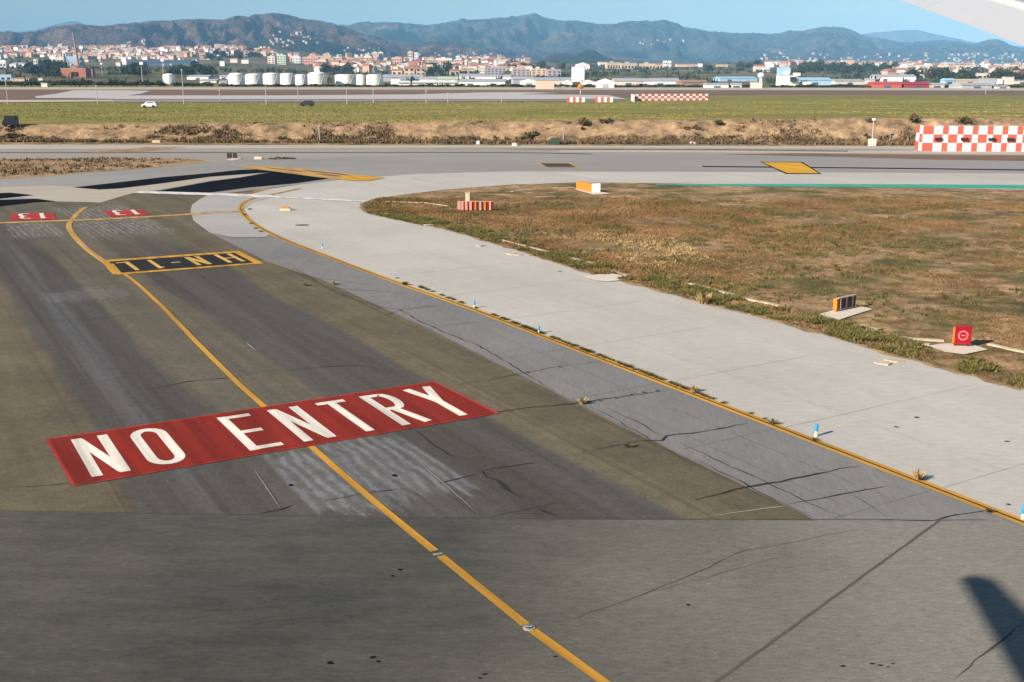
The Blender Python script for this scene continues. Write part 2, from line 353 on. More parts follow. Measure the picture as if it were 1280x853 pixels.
# ------------------------------------------------------------------ terrain
def clamp(x, a, b): return max(a, min(b, x))
def foot(x): return 189 - 0.05 * clamp(x, -110, 110)
def hplat(x, y): return 3.3 + 0.9 * clamp(x / 86, -1, 1) * math.exp(-max(0, y - 190) / 60)
CITY_D = (800, 1100, 1500, 2200, 3000, 3700)
CITY_ROWS = {-400: (107, 101, 92, 82, 70, 63), 0: (107, 101, 90, 80, 67, 60), 200: (107, 101, 90, 81, 68, 61), 330: (107, 101, 93, 82, 68, 60),
             420: (107, 102, 95, 85, 76, 70), 650: (107, 102, 94, 86, 79, 76), 720: (107, 102, 93, 85, 80, 79), 960: (107, 102, 93, 84, 80, 79),
             1100: (107, 102, 95, 87, 82, 81), 1280: (107, 102, 96, 89, 83, 80), 1700: (107, 102, 96, 89, 83, 80)}
_ks = sorted(CITY_ROWS)
def city_row(px, D):
    px = clamp(px, _ks[0], _ks[-1])
    col = [np.interp(px, _ks, [CITY_ROWS[k][i] for k in _ks]) for i in range(len(CITY_D))]
    return float(np.interp(D, CITY_D, col))
def city_D(px, row):
    col = [np.interp(clamp(px, _ks[0], _ks[-1]), _ks, [CITY_ROWS[k][i] for k in _ks]) for i in range(len(CITY_D))]
    if row >= col[0]:
        return (H - 3.3) / math.tan(math.atan((row - HY) / F) if False else 1) if False else (H - 3.3) * 1467.0 / (row - HY)
    return float(np.interp(-row, [-c for c in col], CITY_D))
def gz(x, y):
    f0 = foot(x)
    if y <= f0: return 0.0
    if y <= f0 + 11:
        s = (y - f0) / 11; s = s * s * (3 - 2 * s); return s * hplat(x, f0 + 11)
    if y <= 800: return hplat(x, y)
    px = 640 + F / cP * x / y
    D = min(y, 3700)
    z = H + ray(640, city_row(px, D))[2] / ray(640, city_row(px, D))[1] * D
    t = clamp((y - 800) / 60, 0, 1)
    n = noise.noise((x * 0.004, y * 0.004, 0)) * 2.0 * clamp((y - 900) / 800, 0, 1)
    return 3.3 * (1 - t) + z * t + n
def at_p(px, row):                                            # on the plateau
    z = 3.3
    for _ in range(6):
        p = at(px, row, z); z = gz(p[0], p[1])
    return p
def grid(name, ys, W, ncol, m, fz, smooth=True):
    V = []; nr = len(ys)
    for y in ys:
        for i in range(ncol + 1):
            x = -W(y) + 2 * W(y) * i / ncol; V.append((x, y if not callable(y) else y(x), fz(x, y)))
    T = [(j * (ncol + 1) + i, j * (ncol + 1) + i + 1, (j + 1) * (ncol + 1) + i + 1, (j + 1) * (ncol + 1) + i) for j in range(nr - 1) for i in range(ncol)]
    return npmesh(name, V, T, m, k=4, smooth=smooth)
# near ground: z = 0, as far as the foot of the bank
V = []; nc = 120
for j in range(13):
    for i in range(nc + 1):
        x = -420 + 840 * i / nc; y = -80 + (foot(x) + 80) * j / 12; V.append((x, y, 0))
T = [(j * (nc + 1) + i, j * (nc + 1) + i + 1, (j + 1) * (nc + 1) + i + 1, (j + 1) * (nc + 1) + i) for j in range(12) for i in range(nc)]
tag(npmesh('ground', V, T, M['infield'], k=4), kind='structure')
# the earth bank
V = []; nc, nr = 1000, 16
for j in range(nr + 1):
    s = j / nr
    for i in range(nc + 1):
        x = -420 + 840 * i / nc; f0 = foot(x); y = f0 + 11 * s
        z = gz(x, y + 1e-4)
        e = math.sin(math.pi * s)
        z += e * (0.35 * noise.noise((x * 1.4, s * 9, 14.5)) + 0.9 * noise.noise((x * 0.16, s * 2.2, 1.5)) + 0.4 * noise.noise((x * 0.6, s * 5, 4.5))); z = max(z, 0.0)
        V.append((x, y + e * 1.2 * noise.noise((x * 0.1, s, 8)), z))
T = [(j * (nc + 1) + i, j * (nc + 1) + i + 1, (j + 1) * (nc + 1) + i + 1, (j + 1) * (nc + 1) + i) for j in range(nr) for i in range(nc)]
tag(npmesh('earth_bank_terrain', V, T, M['bank'], k=4), kind='structure')
# grass plateau
ys = [0, 4, 10, 20, 35, 55, 80, 110, 150, 200, 260, 330, 400, 470, 540, 600]
V = []; nc = 160
for j, dy in enumerate(ys):
    for i in range(nc + 1):
        q = i / nc * 2 - 1; Wd = 420 + dy * 1.2; x = q * Wd; f0 = foot(x) + 11; y = f0 + (800 - f0) * dy / 600
        V.append((x, y, hplat(x, y)))
T = [(j * (nc + 1) + i, j * (nc + 1) + i + 1, (j + 1) * (nc + 1) + i + 1, (j + 1) * (nc + 1) + i) for j in range(len(ys) - 1) for i in range(nc)]
tag(npmesh('grass_field', V, T, M['plateau'], k=4, smooth=True), kind='structure')
ys = [800] + list(np.linspace(830, 1500, 24)) + list(np.linspace(1550, 3700, 50)) + [4200, 6000, 12000, 18000]
def fz(x, y): return gz(x, y) if y <= 3700 else gz(x, 3700) * max(0, 1 - (y - 3700) / 900)
V = []; nc = 260
for y in ys:
    for i in range(nc + 1):
        x = (i / nc * 2 - 1) * (1140 + (y - 800) * 0.75); V.append((x, y, fz(x * (1 if y <= 3700 else 3700 / y), y)))
T = [(j * (nc + 1) + i, j * (nc + 1) + i + 1, (j + 1) * (nc + 1) + i + 1, (j + 1) * (nc + 1) + i) for j in range(len(ys) - 1) for i in range(nc)]
tag(npmesh('farmland_ground', V, T, M['fields'], k=4, smooth=True), kind='structure')

# ------------------------------------------------------------------ mountains
def mountain_mat(name, c1, c2, c3, sc):
    b = NB(name)
    f = b.noise(0.0022 * sc, 6, 0.7, lo=0.38, hi=0.62); g = b.noise(0.012 * sc, 5, 0.75, lo=0.35, hi=0.65)
    h = b.noise(0.0011 * sc, 4, 0.6, b.mapping(loc=(900, 40, 3)), lo=0.55, hi=0.68)
    col = b.mix(f, c1, c2); col = b.mix(b.math('MULTIPLY', h, 0.6), col, c3)
    col = b.mul(col, b.rmap(g, 0, 1, 0.5, 1.5))
    b.bump(g, 1.0, 30)
    return b.out(col)
def mountain(name, sky_pts, Df, Dc, row0, m, cols=520, rows=46, spur=0.5, seed=0, back=1.25, freq=1.0, x0=-500, x1=1780):
    px = np.linspace(x0, x1, cols); r = np.interp(px, [p[0] for p in sky_pts], [p[1] for p in sky_pts])
    V = np.zeros((rows + 8, cols, 3))
    for i in range(cols):
        rr = r[i] + 0.9 * noise.noise((px[i] * 0.05 * freq, seed, 0)) + 0.5 * noise.noise((px[i] * 0.2, seed, 3))
        dx, dy, dz = ray(px[i], rr); zc = H + dz / dy * Dc
        a = (px[i] - 640) * cP / F
        for j in range(rows + 8):
            t = j / (rows - 1)
            D = Df + (Dc - Df) * t
            x = a * D
            if t <= 1:
                q = (x * 0.0011 * freq, D * 0.00045 * freq, seed)
                wrp = noise.noise((q[0] * 1.3 + 5, q[1] * 1.5, seed + 2)) * 0.7
                rg = 1 - abs(noise.noise((q[0] * 2.2 + wrp, q[1] * 2.0, seed + 7))) * 2.2
                rg2 = 1 - abs(noise.noise((q[0] * 6 + wrp * 2, q[1] * 6, seed + 17))) * 2.2
                rg3 = noise.noise((q[0] * 22, q[1] * 26, seed + 27))
                env = 4 * t * (1 - t) * 0.9 + 0.04
                base = t ** 0.85
                s = base + spur * env * (0.55 * (rg - 0.55) + 0.32 * (rg2 - 0.5) + 0.13 * rg3)
                s = min(s, 0.25 + 0.75 * t ** 0.35) if t < 1 else 1
                z = -6 + (zc + 6) * max(s, 0) if zc > 0 else -6
            else:
                z = zc * (1 - (t - 1) * 1.6)
            V[j, i] = (x, D, z)
    T = [(j * cols + i, j * cols + i + 1, (j + 1) * cols + i + 1, (j + 1) * cols + i) for j in range(rows + 7) for i in range(cols - 1)]
    o = npmesh(name, V.reshape(-1, 3), T, m, k=4, smooth=True); return tag(o, kind='structure')
mm1 = mountain_mat('brown_mountain_scrub', (0.185, 0.105, 0.068), (0.050, 0.036, 0.026), (0.26, 0.16, 0.11), 1.0)
mm2 = mountain_mat('wooded_mountain', (0.035, 0.045, 0.030), (0.090, 0.080, 0.055), (0.24, 0.16, 0.12), 0.7)
mm3 = mountain_mat('far_mountain', (0.08, 0.08, 0.06), (0.10, 0.09, 0.07), (0.16, 0.14, 0.11), 0.5)
mm4 = mountain_mat('dark_wooded_hill', (0.030, 0.036, 0.020), (0.060, 0.055, 0.034), (0.13, 0.09, 0.06), 2.5)
mountain('mountain', [(-500, 46), (0, 39), (15, 40), (28, 42), (52, 39.5), (70, 34), (103, 31), (134, 33), (165, 30), (196, 26), (216, 26), (235, 24), (258, 25), (284, 26), (302, 20), (314, 22), (325, 18.5),
    (343, 17), (361, 19), (387, 25), (403, 26), (421, 31), (434, 35), (454, 42.5), (480, 49), (501, 51.5), (529, 53), (555, 51.5), (573, 51.5), (588, 57), (606, 62), (640, 64), (700, 67), (760, 70), (850, 78), (950, 84), (1780, 90)],
    3900, 6200, 80, mm1, spur=0.62, seed=3, freq=1.5, cols=760, rows=56)
mountain('mountain', [(-500, 60), (200, 50), (380, 36), (434, 32.5), (455, 29), (480, 27.5), (500, 28), (520, 31), (535, 32), (560, 28), (580, 25), (610, 24), (630, 22), (646, 20.6), (664, 17.5), (671, 18), (684, 24), (723, 28), (749, 31),
    (780, 29), (811, 27), (831, 26.5), (842, 29), (852, 33.5), (883, 39), (914, 42), (940, 42), (969, 42.5), (980, 39), (1004, 39), (1025, 34.5), (1046, 34.5), (1060, 38), (1073, 44), (1099, 49), (1126, 53), (1152, 53),
    (1174, 50.5), (1192, 52), (1214, 56), (1222, 53), (1232, 49.5), (1245, 50.5), (1259, 57), (1280, 61), (1400, 66), (1780, 60)],
    5600, 9500, 84, mm2, spur=0.55, seed=21, freq=1.0, cols=700, rows=52)
mountain('mountain', [(-500, 50), (0, 42), (50, 38), (66, 33), (85, 28.5), (97, 26), (106, 28), (116, 34), (160, 44), (400, 60), (900, 60), (1040, 50), (1073, 43), (1090, 41), (1120, 38), (1140, 37.5), (1165, 43), (1190, 48), (1215, 53), (1240, 54),
    (1280, 59), (1400, 62), (1780, 58)], 12500, 14500, 80, mm3, spur=0.4, seed=33, cols=400, rows=24)
mountain('hill', [(-500, 95), (180, 92), (215, 80), (250, 68), (300, 58), (330, 49), (350, 46), (375, 45), (400, 49), (425, 56), (450, 63), (478, 71), (510, 76), (600, 84), (665, 82), (678, 74), (690, 67.5), (705, 66), (720, 69), (733, 62), (742, 62.5),
    (755, 70), (775, 78), (830, 86), (1780, 96)], 3720, 4500, 84, mm4, spur=0.35, seed=45, freq=3.0, cols=700, rows=30)

# ------------------------------------------------------------------ pavements (flat sheets, a few mm above one another)
def px_poly(pts, z): return [at(x, y, z) for x, y in pts]
def sheet(name, pts, z, m, parent=None): return tag(mesh(name, px_poly(pts, z), [tuple(range(len(pts)))[::-1]], m, parent), kind='structure')
OUT = [(1280, 487), (1200, 466), (1120, 445), (1040, 421), (960, 398), (900, 384), (870, 376), (800, 357), (740, 342), (680, 323), (620, 305), (560, 287), (510, 278), (478, 271), (460, 266), (452, 260), (456, 254),
       (470, 249), (500, 244), (560, 237), (640, 231), (720, 228.5), (800, 229), (1000, 232.5), (1280, 237.5)]
far_right = [(x, y) for x, y in OUT]
p_out = [at(x, y) for x, y in OUT]
# light shoulder: from the yellow edge line out to the infield grass, round the corner and along the far taxiway
poly = [vu(24.6, 8, 0.012), vu(31.5, 8, 0.012)]
def ext(p, q, k): return tuple(q[i] + (q[i] - p[i]) * k for i in range(3))
poly = [(60, 12, 0.012), (60, 22, 0.012)] + [(x, y, 0.012) for x, y, _ in p_out] + [(140, p_out[-1][1] + 2, 0.012), (140, at(640, 214)[1], 0.012)] + \
       [at(x, y, 0.012) for x, y in [(1280, 216), (900, 214.5), (640, 214), (520, 217), (430, 224), (380, 230), (340, 236), (310, 244), (250, 247), (234, 264), (262, 296), (330, 296), (400, 322), (500, 358), (660, 415)]] + [vu(24.7, 30, 0.012), vu(24.7, 17, 0.012), vu(24.7, -8, 0.012)]
tag(mesh('shoulder_pavement', poly, [tuple(range(len(poly)))[::-1]], M['light']), kind='structure')
# far taxiway, service strip
sheet('far_shoulder_pavement', [(-260, 182.5), (1560, 184), (1560, 204), (1000, 199), (500, 199), (-260, 250)], 0.006, M['far_shoulder'])
sheet('far_taxiway_pavement', [(-260, 232), (100, 214), (300, 201), (420, 197), (520, 194.5), (700, 193), (960, 194), (1560, 200), (1560, 219), (1280, 217), (900, 215), (640, 214.5), (520, 217.5), (430, 224.5), (330, 236), (200, 252), (-260, 285)], 0.018, M['far_taxi'])
sheet('service_road', [(-260, 180.5), (640, 182), (1560, 184), (1560, 187.5), (1150, 186.5), (700, 185), (520, 184.8), (-260, 188)], 0.024, M['service'])
sheet('service_strip_pavement', [(700, 187.6), (900, 188.2), (1560, 190.2), (1560, 196), (1150, 192.5), (1000, 191.5), (700, 190)], 0.024, M['service'])
sheet('soil_strip_ground', [(1150, 193.5), (1560, 196.5), (1560, 204), (1280, 201.5), (1160, 199.5), (1050, 196.5), (900, 192.8), (1000, 191.8)], 0.028, M['dirt_brown'])
sheet('soil_strip_ground', [(620, 186.0), (900, 186.8), (1060, 188.2), (1060, 190.0), (900, 188.3), (700, 187.6)], 0.028, M['dirt_far'])
sheet('dry_grass_ground', [(-260, 201), (0, 198.5), (130, 198), (245, 199), (262, 203), (190, 210), (110, 216), (50, 221), (0, 224), (-260, 240)], 0.028, M['bank'])
sheet('tan_stain_pavement', [(95, 190.5), (150, 187), (185, 183.6), (235, 184), (180, 189), (120, 192)], 0.030, M['bank'])
sheet('junction_pavement', [(-260, 262), (0, 234), (60, 232), (92, 233.5), (122, 236.5), (180, 232), (262, 220), (296, 214.5), (330, 216.5), (300, 222), (262, 226), (196, 238), (172, 240), (150, 246), (125, 253.5), (105, 252.5), (70, 252), (25, 247), (-260, 280)], 0.024, M['beige'])
# main taxiway
poly = [vu(0.5 - 22, 20, 0.020), vu(-22, 110, 0.020)] + px_poly([(-120, 284), (0, 257), (70, 252.3), (122, 253), (140, 248), (172, 240), (196, 238), (262, 243), (250, 249), (240, 256), (238, 264), (242, 276), (262, 291), (330, 326)], 0.020) + \
       [vu(21.4, 60, 0.020), vu(21.3, 46, 0.020), vu(20.7, 30, 0.020), vu(20.4, 18, 0.020)]
poly = [(-60, at(640, 648)[1], 0.020)] + poly[1:-1] + [at(1020, 651, 0.020)]
tag(mesh('taxiway_pavement', poly, [tuple(range(len(poly)))[::-1]], M['taxi']), kind='structure')
# fillet of paler concrete at the corner and the blue-grey inner shoulder
sheet('fillet_pavement', [(250, 249), (262, 243), (345, 246), (318, 252), (304, 262), (306, 272), (338, 292), (330, 297), (290, 297), (262, 291), (242, 276), (238, 264), (240, 256)], 0.026, M['wedge'])
poly = px_poly([(262, 291), (290, 296.5), (330, 296.5), (340, 292.5), (400, 318)], 0.026) + [vu(24.75, 58, 0.026), vu(25.05, 45, 0.026), vu(25.1, 10, 0.026)] + [at(1325, 651, 0.026), at(1020, 651.3, 0.026)] + [vu(20.7, 30, 0.026), vu(21.3, 46, 0.026), vu(21.4, 60, 0.026)] + px_poly([(330, 325)], 0.026)
poly = px_poly([(262, 291), (290, 296.5), (330, 296.5), (340, 292.5), (400, 318)], 0.026) + [vu(24.75, 58, 0.026), vu(25.05, 45, 0.026), vu(25.1, 14, 0.026), at(1020, 660, 0.026), at(1020, 651.3, 0.026), vu(20.7, 30, 0.026), vu(21.3, 46, 0.026), vu(21.4, 60, 0.026), at(330, 325, 0.026)]
tag(mesh('inner_shoulder_pavement', poly, [tuple(range(len(poly)))[::-1]], M['inner']), kind='structure')
# crossing pavement under the camera
jy = [at(x, y, 0.032) for x, y in [(-420, 630), (0, 639.5), (150, 642), (400, 646), (700, 649.5), (1020, 651), (1240, 651.5), (1262, 653)]]
poly = [(-60, jy[0][1], 0.032)] + jy + [vu(25.1, 12, 0.032), vu(25.1, -12, 0.032), (20, -40, 0.032), (-60, -40, 0.032)]
tag(mesh('runway_pavement', poly, [tuple(range(len(poly)))[::-1]], M['cross']), kind='structure')

# ------------------------------------------------------------------ strips, lines, letters
def ribbon(name, pts, wdt, z, m, parent=None, jitter=0.0, taper=False, kind=None, step=None):
    P2 = [Vector((p[0], p[1], 0)) for p in pts]
    if jitter or step:
        Q = [P2[0]]
        for a, b in zip(P2, P2[1:]):
            n = max(1, int((b - a).length / (step or 0.35)))
            for k in range(1, n + 1):
                q = a.lerp(b, k / n)
                if k < n and jitter: q = q + Vector((R.uniform(-1, 1), R.uniform(-1, 1), 0)) * jitter
                Q.append(q)
        P2 = Q
    V = []
    for i, p in enumerate(P2):
        a = P2[max(0, i - 1)]; b = P2[min(len(P2) - 1, i + 1)]
        d = (b - a).normalized(); nrm = Vector((-d.y, d.x, 0))
        ww = wdt / 2 * (R.uniform(0.45, 1.5) if jitter > 0.015 else R.uniform(.9, 1.1) if jitter else 1)
        if taper: ww *= 1 - 0.8 * abs(2 * i / (len(P2) - 1) - 1) ** 2
        V += [(*(p + nrm * ww).xy, z), (*(p - nrm * ww).xy, z)]
    Fc = [(2 * i, 2 * i + 1, 2 * i + 3, 2 * i + 2) for i in range(len(P2) - 1)]
    o = mesh(name, V, Fc, m, parent)
    if kind: o['kind'] = kind
    return o
def smooth_px(pts, n=6):                                      # Catmull-Rom through survey points
    P2 = [Vector(at(*p)) for p in pts]; P2 = [P2[0] * 2 - P2[1]] + P2 + [P2[-1] * 2 - P2[-2]]; out = []
    for i in range(1, len(P2) - 2):
        p0, p1, p2, p3 = P2[i - 1:i + 3]
        for k in range(n):
            t = k / n; out.append(0.5 * ((2 * p1) + (p2 - p0) * t + (2 * p0 - 5 * p1 + 4 * p2 - p3) * t * t + (3 * p1 - p0 - 3 * p2 + p3) * t ** 3))
    return out + [P2[-2]]
def offset(pts, d):
    out = []
    for i, p in enumerate(pts):
        a = pts[max(0, i - 1)]; b = pts[min(len(pts) - 1, i + 1)]; t = (b - a).normalized(); out.append(p + Vector((-t.y, t.x, 0)) * d)
    return out
# double yellow edge line
edge = [Vector(vu(25.13, u)) for u in range(8, 52, 4)] + smooth_px([(510, 359), (450, 337), (400, 317.5), (360, 302), (330, 288), (311, 275), (303, 266), (301, 260), (305, 254), (316, 249), (330, 245.5), (350, 241.5), (375, 236)])
el = empty('edge_marking'); tag(el, 'long double yellow edge line along the pale shoulder and round its corner', 'painted line')
for i, off in enumerate((-0.125, 0.125)):
    ribbon('stripe', offset(edge, off), 0.17, 0.040, M['yellow'], el)
ribbon('gap_strip', edge, 0.10, 0.037, M['crack'], el)
# yellow centre line, with the curve that leaves it towards the junction
cl = empty('centreline_marking'); tag(cl, 'yellow centre line running lengthwise through the red worded panel', 'painted line')
clp = [(780, 869), (760.5, 853), (668.5, 791.5)]
segs = [[(800, 886), (752.5, 853), (665, 789.3)], [(657, 783), (604, 740), (551, 697)], [(543, 690.5), (490, 647), (437, 602), (389, 559.5)], [(332, 511), (290, 473), (245, 428), (200, 381.5), (165, 350), (139, 333)]]
for s in segs: ribbon('stripe', smooth_px(s, 4), 0.225, 0.040, M['yellow'], cl)
ribbon('stripe', smooth_px([(139, 334), (110, 313), (93, 296), (86, 284), (90, 275), (99, 265.5), (107, 259.5)], 5), 0.42, 0.0403, M['yellow_old'], cl)
g1 = at(547, 694.3); g2 = at(661, 787)
ribbon('crossing_patch', [at(541, 695.5), at(553, 693.5)], 0.10, 0.041, M['seam_light'], cl)
# hold line
ribbon('gap', [at(0, 0 + 400), at(1, 400)], 0.001, -1, M['crack']) if False else None
hl = tag(ribbon('hold_line_marking', smooth_px([(-120, 286), (0, 279.5), (122, 275), (180, 272), (238, 268.5), (262, 266.5), (300, 265)], 4), 0.95, 0.044, M['yellow_old']), 'wide faded yellow hold line crossing beneath the two red number panels', 'painted line')
# white line across the corner, green edge, dark taxi line
tag(ribbon('white_band', smooth_px([(172, 240.5), (230, 242.3), (300, 244.5), (335, 246.5)], 3), 1.9, 0.044, M['white_line']), 'broad white stripe ending the dark asphalt by the junction', 'painted line')
tag(ribbon('white_band', smooth_px([(335, 246.5), (400, 249.5), (458, 252.5)], 3), 0.8, 0.045, M['white_line']), 'thin white stripe fading across the pale shoulder corner', 'painted line')
sheet('green_edge_strip', [(820, 230.2), (1000, 230.0), (1280, 231.2), (1560, 232.5), (1560, 238), (1280, 236.0), (1000, 233.6), (820, 231.6)], 0.030, M['green'])
tag(ribbon('dark_line', smooth_px([(878, 208.6), (1000, 209.8), (1140, 211.2), (1280, 213), (1560, 216)], 3), 1.5, 0.040, M['black']), 'long black painted line passing under the yellow parallelogram', 'painted line')
tag(ribbon('dark_line', smooth_px([(-200, 189.5), (0, 191), (250, 191), (500, 191), (640, 191.2), (740, 193)], 3), 1.3, 0.036, M['seam']), 'dark worn tyre line along the far service strip', 'painted line')
def flat_thing(name, pts, z, m, label, cat, group=None):
    return tag(mesh(name, px_poly(pts, z), [tuple(range(len(pts)))[::-1]], m), label, cat, group)
yb = empty('yellow_panel_marking'); tag(yb, 'bright yellow parallelogram with black border on the far taxiway', 'ground marking')
mesh('border', px_poly([(950, 202.4), (1003, 202.6), (1027, 217.6), (982, 217.4)], 0.048), [(3, 2, 1, 0)], M['black'], yb)
mesh('field', px_poly([(953, 203), (1001, 203.2), (1024, 216.8), (984, 216.6)], 0.054), [(3, 2, 1, 0)], M['yellow_bright'], yb)
db = empty('dark_panel_marking'); tag(db, 'small dark rectangle with thin orange border on the far taxiway', 'ground marking')
mesh('border', px_poly([(670, 203.3), (713, 203.3), (725, 209.9), (682, 209.9)], 0.048), [(3, 2, 1, 0)], M['yellow_old'], db)
mesh('field', px_poly([(675, 204.2), (711, 204.2), (720, 209), (684, 209)], 0.054), [(3, 2, 1, 0)], M['sign_back'], db)
yo = empty('hatched_marking'); tag(yo, 'long worn orange wedge marking beside the black asphalt bands', 'ground marking')
mesh('field', px_poly([(292, 208.5), (332, 207.6), (380, 211), (430, 216.5), (482, 222.2), (462, 226.2), (440, 226.2), (400, 222), (340, 214)], 0.050), [tuple(range(9))[::-1]], M['yellow_old'], yo)
for a, b in [((330, 210), (385, 216)), ((380, 213.5), (440, 220)), ((390, 218), (450, 222.5))]: ribbon('dark_stroke', [at(*a), at(*b)], 0.7, 0.055, M['sign_back'], yo, taper=True, jitter=0.05, step=2)
mesh('bright_end', px_poly([(425, 219.5), (466, 222), (474, 223.2), (458, 225.4), (438, 225.4)], 0.058), [tuple(range(5))[::-1]], M['yellow_bright'], yo)
BL = [('upper black asphalt band curving out of the junction', [(92, 234.4), (140, 229), (200, 222), (262, 216.5), (300, 212.5), (320, 212), (345, 214), (330, 216), (262, 221), (200, 229.5), (150, 235.5), (124, 237)]),
      ('lower black asphalt band beside the broad white stripe', [(194, 239.3), (262, 227), (300, 222), (330, 216.8), (345, 214), (400, 219), (420, 222), (370, 229), (310, 234.5), (262, 240.8)]),
      ('short black asphalt band at the pale junction, the farther of two', [(-200, 246), (0, 241.5), (12, 241), (42, 244), (0, 248.5), (-200, 262)]),
      ('short black asphalt band at the pale junction, the nearer of two', [(-200, 270), (0, 250), (45, 248.5), (70, 251.8), (40, 253.5), (0, 258), (-200, 285)])]
for lab, pts in BL: flat_thing('asphalt_band', pts, 0.048, M['black'], lab, 'asphalt patch')

# NO ENTRY panel
def stroke_letter(name, strokes, z, m, parent, tf, wv, wu=None):
    """strokes: polylines in letter space (x 0..1, y 0..1); flat painted letter with mitred strokes, one mesh"""
    V = []; Fc = []
    for si, st in enumerate(strokes):
        pts = [Vector(tf(x, y)) for x, y in st]
        closed = (Vector(st[0]) - Vector(st[-1])).length < 1e-6 if len(st) > 2 else False
        n = len(pts); b = len(V); zz = z + si * 0.0012
        for i, p in enumerate(pts):
            if closed: a = pts[(i - 1) if i > 0 else n - 2]; c = pts[(i + 1) if i < n - 1 else 1]
            else: a = pts[max(0, i - 1)]; c = pts[min(n - 1, i + 1)]
            d1 = (p - a).normalized() if (p - a).length > 1e-6 else (c - p).normalized(); d2 = (c - p).normalized() if (c - p).length > 1e-6 else d1
            n1 = Vector((-d1.y, d1.x)); n2 = Vector((-d2.y, d2.x)); mt = (n1 + n2)
            mt = mt.normalized(); k = 1 / max(0.45, mt.dot(n1))
            V += [(*vu(p.x + mt.x * wv / 2 * k, p.y + mt.y * wv / 2 * k)[:2], zz), (*vu(p.x - mt.x * wv / 2 * k, p.y - mt.y * wv / 2 * k)[:2], zz)]
        Fc += [(b + 2 * i, b + 2 * i + 1, b + 2 * i + 3, b + 2 * i + 2) for i in range(n - 1)]
    return mesh(name, V, Fc, m, parent)
def arc(cx, cy, rx, ry, a0, a1, n=8): return [(cx + rx * math.cos(math.radians(a0 + (a1 - a0) * i / n)), cy + ry * math.sin(math.radians(a0 + (a1 - a0) * i / n))) for i in range(n + 1)]
GL = {'N': [[(0.14, 0.0), (0.14, 1.0)], [(0.86, 0.0), (0.86, 1.0)], [(0.17, 0.97), (0.83, 0.03)]],
      'O': [arc(0.5, 0.80, 0.36, 0.155, 0, 180, 10) + arc(0.5, 0.20, 0.36, 0.155, 180, 360, 10) + [(0.86, 0.80)]],
      'E': [[(0.14, 0), (0.14, 1)], [(0.14, 0.955), (1, 0.955)], [(0.14, 0.5), (0.9, 0.5)], [(0.14, 0.045), (1, 0.045)]],
      'T': [[(0.0, 0.955), (1, 0.955)], [(0.5, 0), (0.5, 0.95)]],
      'R': [[(0.14, 0), (0.14, 1)], [(0.14, 0.955), (0.6, 0.955)] + arc(0.6, 0.73, 0.28, 0.225, 90, -90, 8) + [(0.14, 0.505)], [(0.48, 0.5), (0.86, 0.0)]],
      'Y': [[(0.12, 1), (0.5, 0.5)], [(0.88, 1), (0.5, 0.5)], [(0.5, 0), (0.5, 0.54)]],
      'H': [[(0.12, 0), (0.12, 1)], [(0.88, 0), (0.88, 1)], [(0.12, 0.5), (0.88, 0.5)]],
      'L': [[(0.2, 0), (0.2, 1)], [(0.2, 0.05), (1, 0.05)]],
      '1': [[(0.6, 0), (0.6, 1)], [(0.6, 0.96), (0.32, 0.86)]],
      '-': [[(0.0, 0.5), (1, 0.5)]],
      '3': [[(0.1, 0.955), (0.6, 0.955)] + arc(0.6, 0.75, 0.27, 0.205, 90, -90, 7) + [(0.4, 0.53)], [(0.4, 0.53), (0.6, 0.53)] + arc(0.6, 0.285, 0.28, 0.24, 90, -90, 7) + [(0.08, 0.045)]]}
def letter(ch, v0, v1, u0, u1, z, m, parent, w, flip=False, skew=0.0, ud=0.0):
    def tf(x, y):
        if flip: x, y = 1 - x, 1 - y
        return (v0 + (v1 - v0) * x + skew * (y - 0.5), u0 + (u1 - u0) * y + ud * (x - 0.5))
    nm = {'-': 'hyphen', '1': 'digit', '3': 'digit'}.get(ch, 'letter')
    return stroke_letter(nm, GL[ch], z, m, parent, tf, w)
ne = empty('no_entry_marking'); tag(ne, 'large red panel lettered NO ENTRY across the taxiway', 'ground marking')
def quad_vu(name, q, z, m, parent): return mesh(name, [vu(a, b, z) for a, b in q], [(0, 1, 2, 3)], m, parent)
quad_vu('border', [(3.82, 32.12), (17.80, 32.22), (17.62, 37.05), (3.72, 36.98)], 0.042, M['red13'], ne)
quad_vu('red_field', [(3.90, 32.20), (17.70, 32.30), (17.55, 36.97), (3.82, 36.88)], 0.046, M['red'], ne)
for ch, a, b in [('N', 4.42, 5.52), ('O', 6.13, 7.28), ('E', 9.12, 10.22), ('N', 10.88, 11.97), ('T', 12.62, 13.68), ('R', 14.30, 15.42), ('Y', 16.06, 17.14)]:
    letter(ch, a, b, 32.6, 36.5, 0.051, M['white'], ne, 0.315)
# HN-1L panel, written for traffic coming the other way
hn = empty('location_marking'); tag(hn, 'black panel in yellow border lettered HN-1L, read from beyond', 'ground marking')
quad_vu('border', [(11.51, 67.05), (20.20, 66.75), (20.28, 72.5), (11.60, 72.95)], 0.044, M['yellow'], hn)
quad_vu('black_field', [(11.85, 67.65), (19.72, 67.3), (19.80, 71.75), (11.95, 72.15)], 0.049, M['panel_black'], hn)
for ch, a, b in [('L', 12.25, 13.05), ('1', 13.95, 14.70), ('-', 15.25, 15.82), ('N', 16.45, 17.35), ('H', 18.35, 19.45)]:
    letter(ch, a, b, 68.05, 71.55, 0.054, M['letter_yellow'], hn, 0.27, flip=True)
hn2 = ribbon('start_bar', [at(136, 331), at(147, 344)], 0.55, 0.052, M['yellow'], hn)
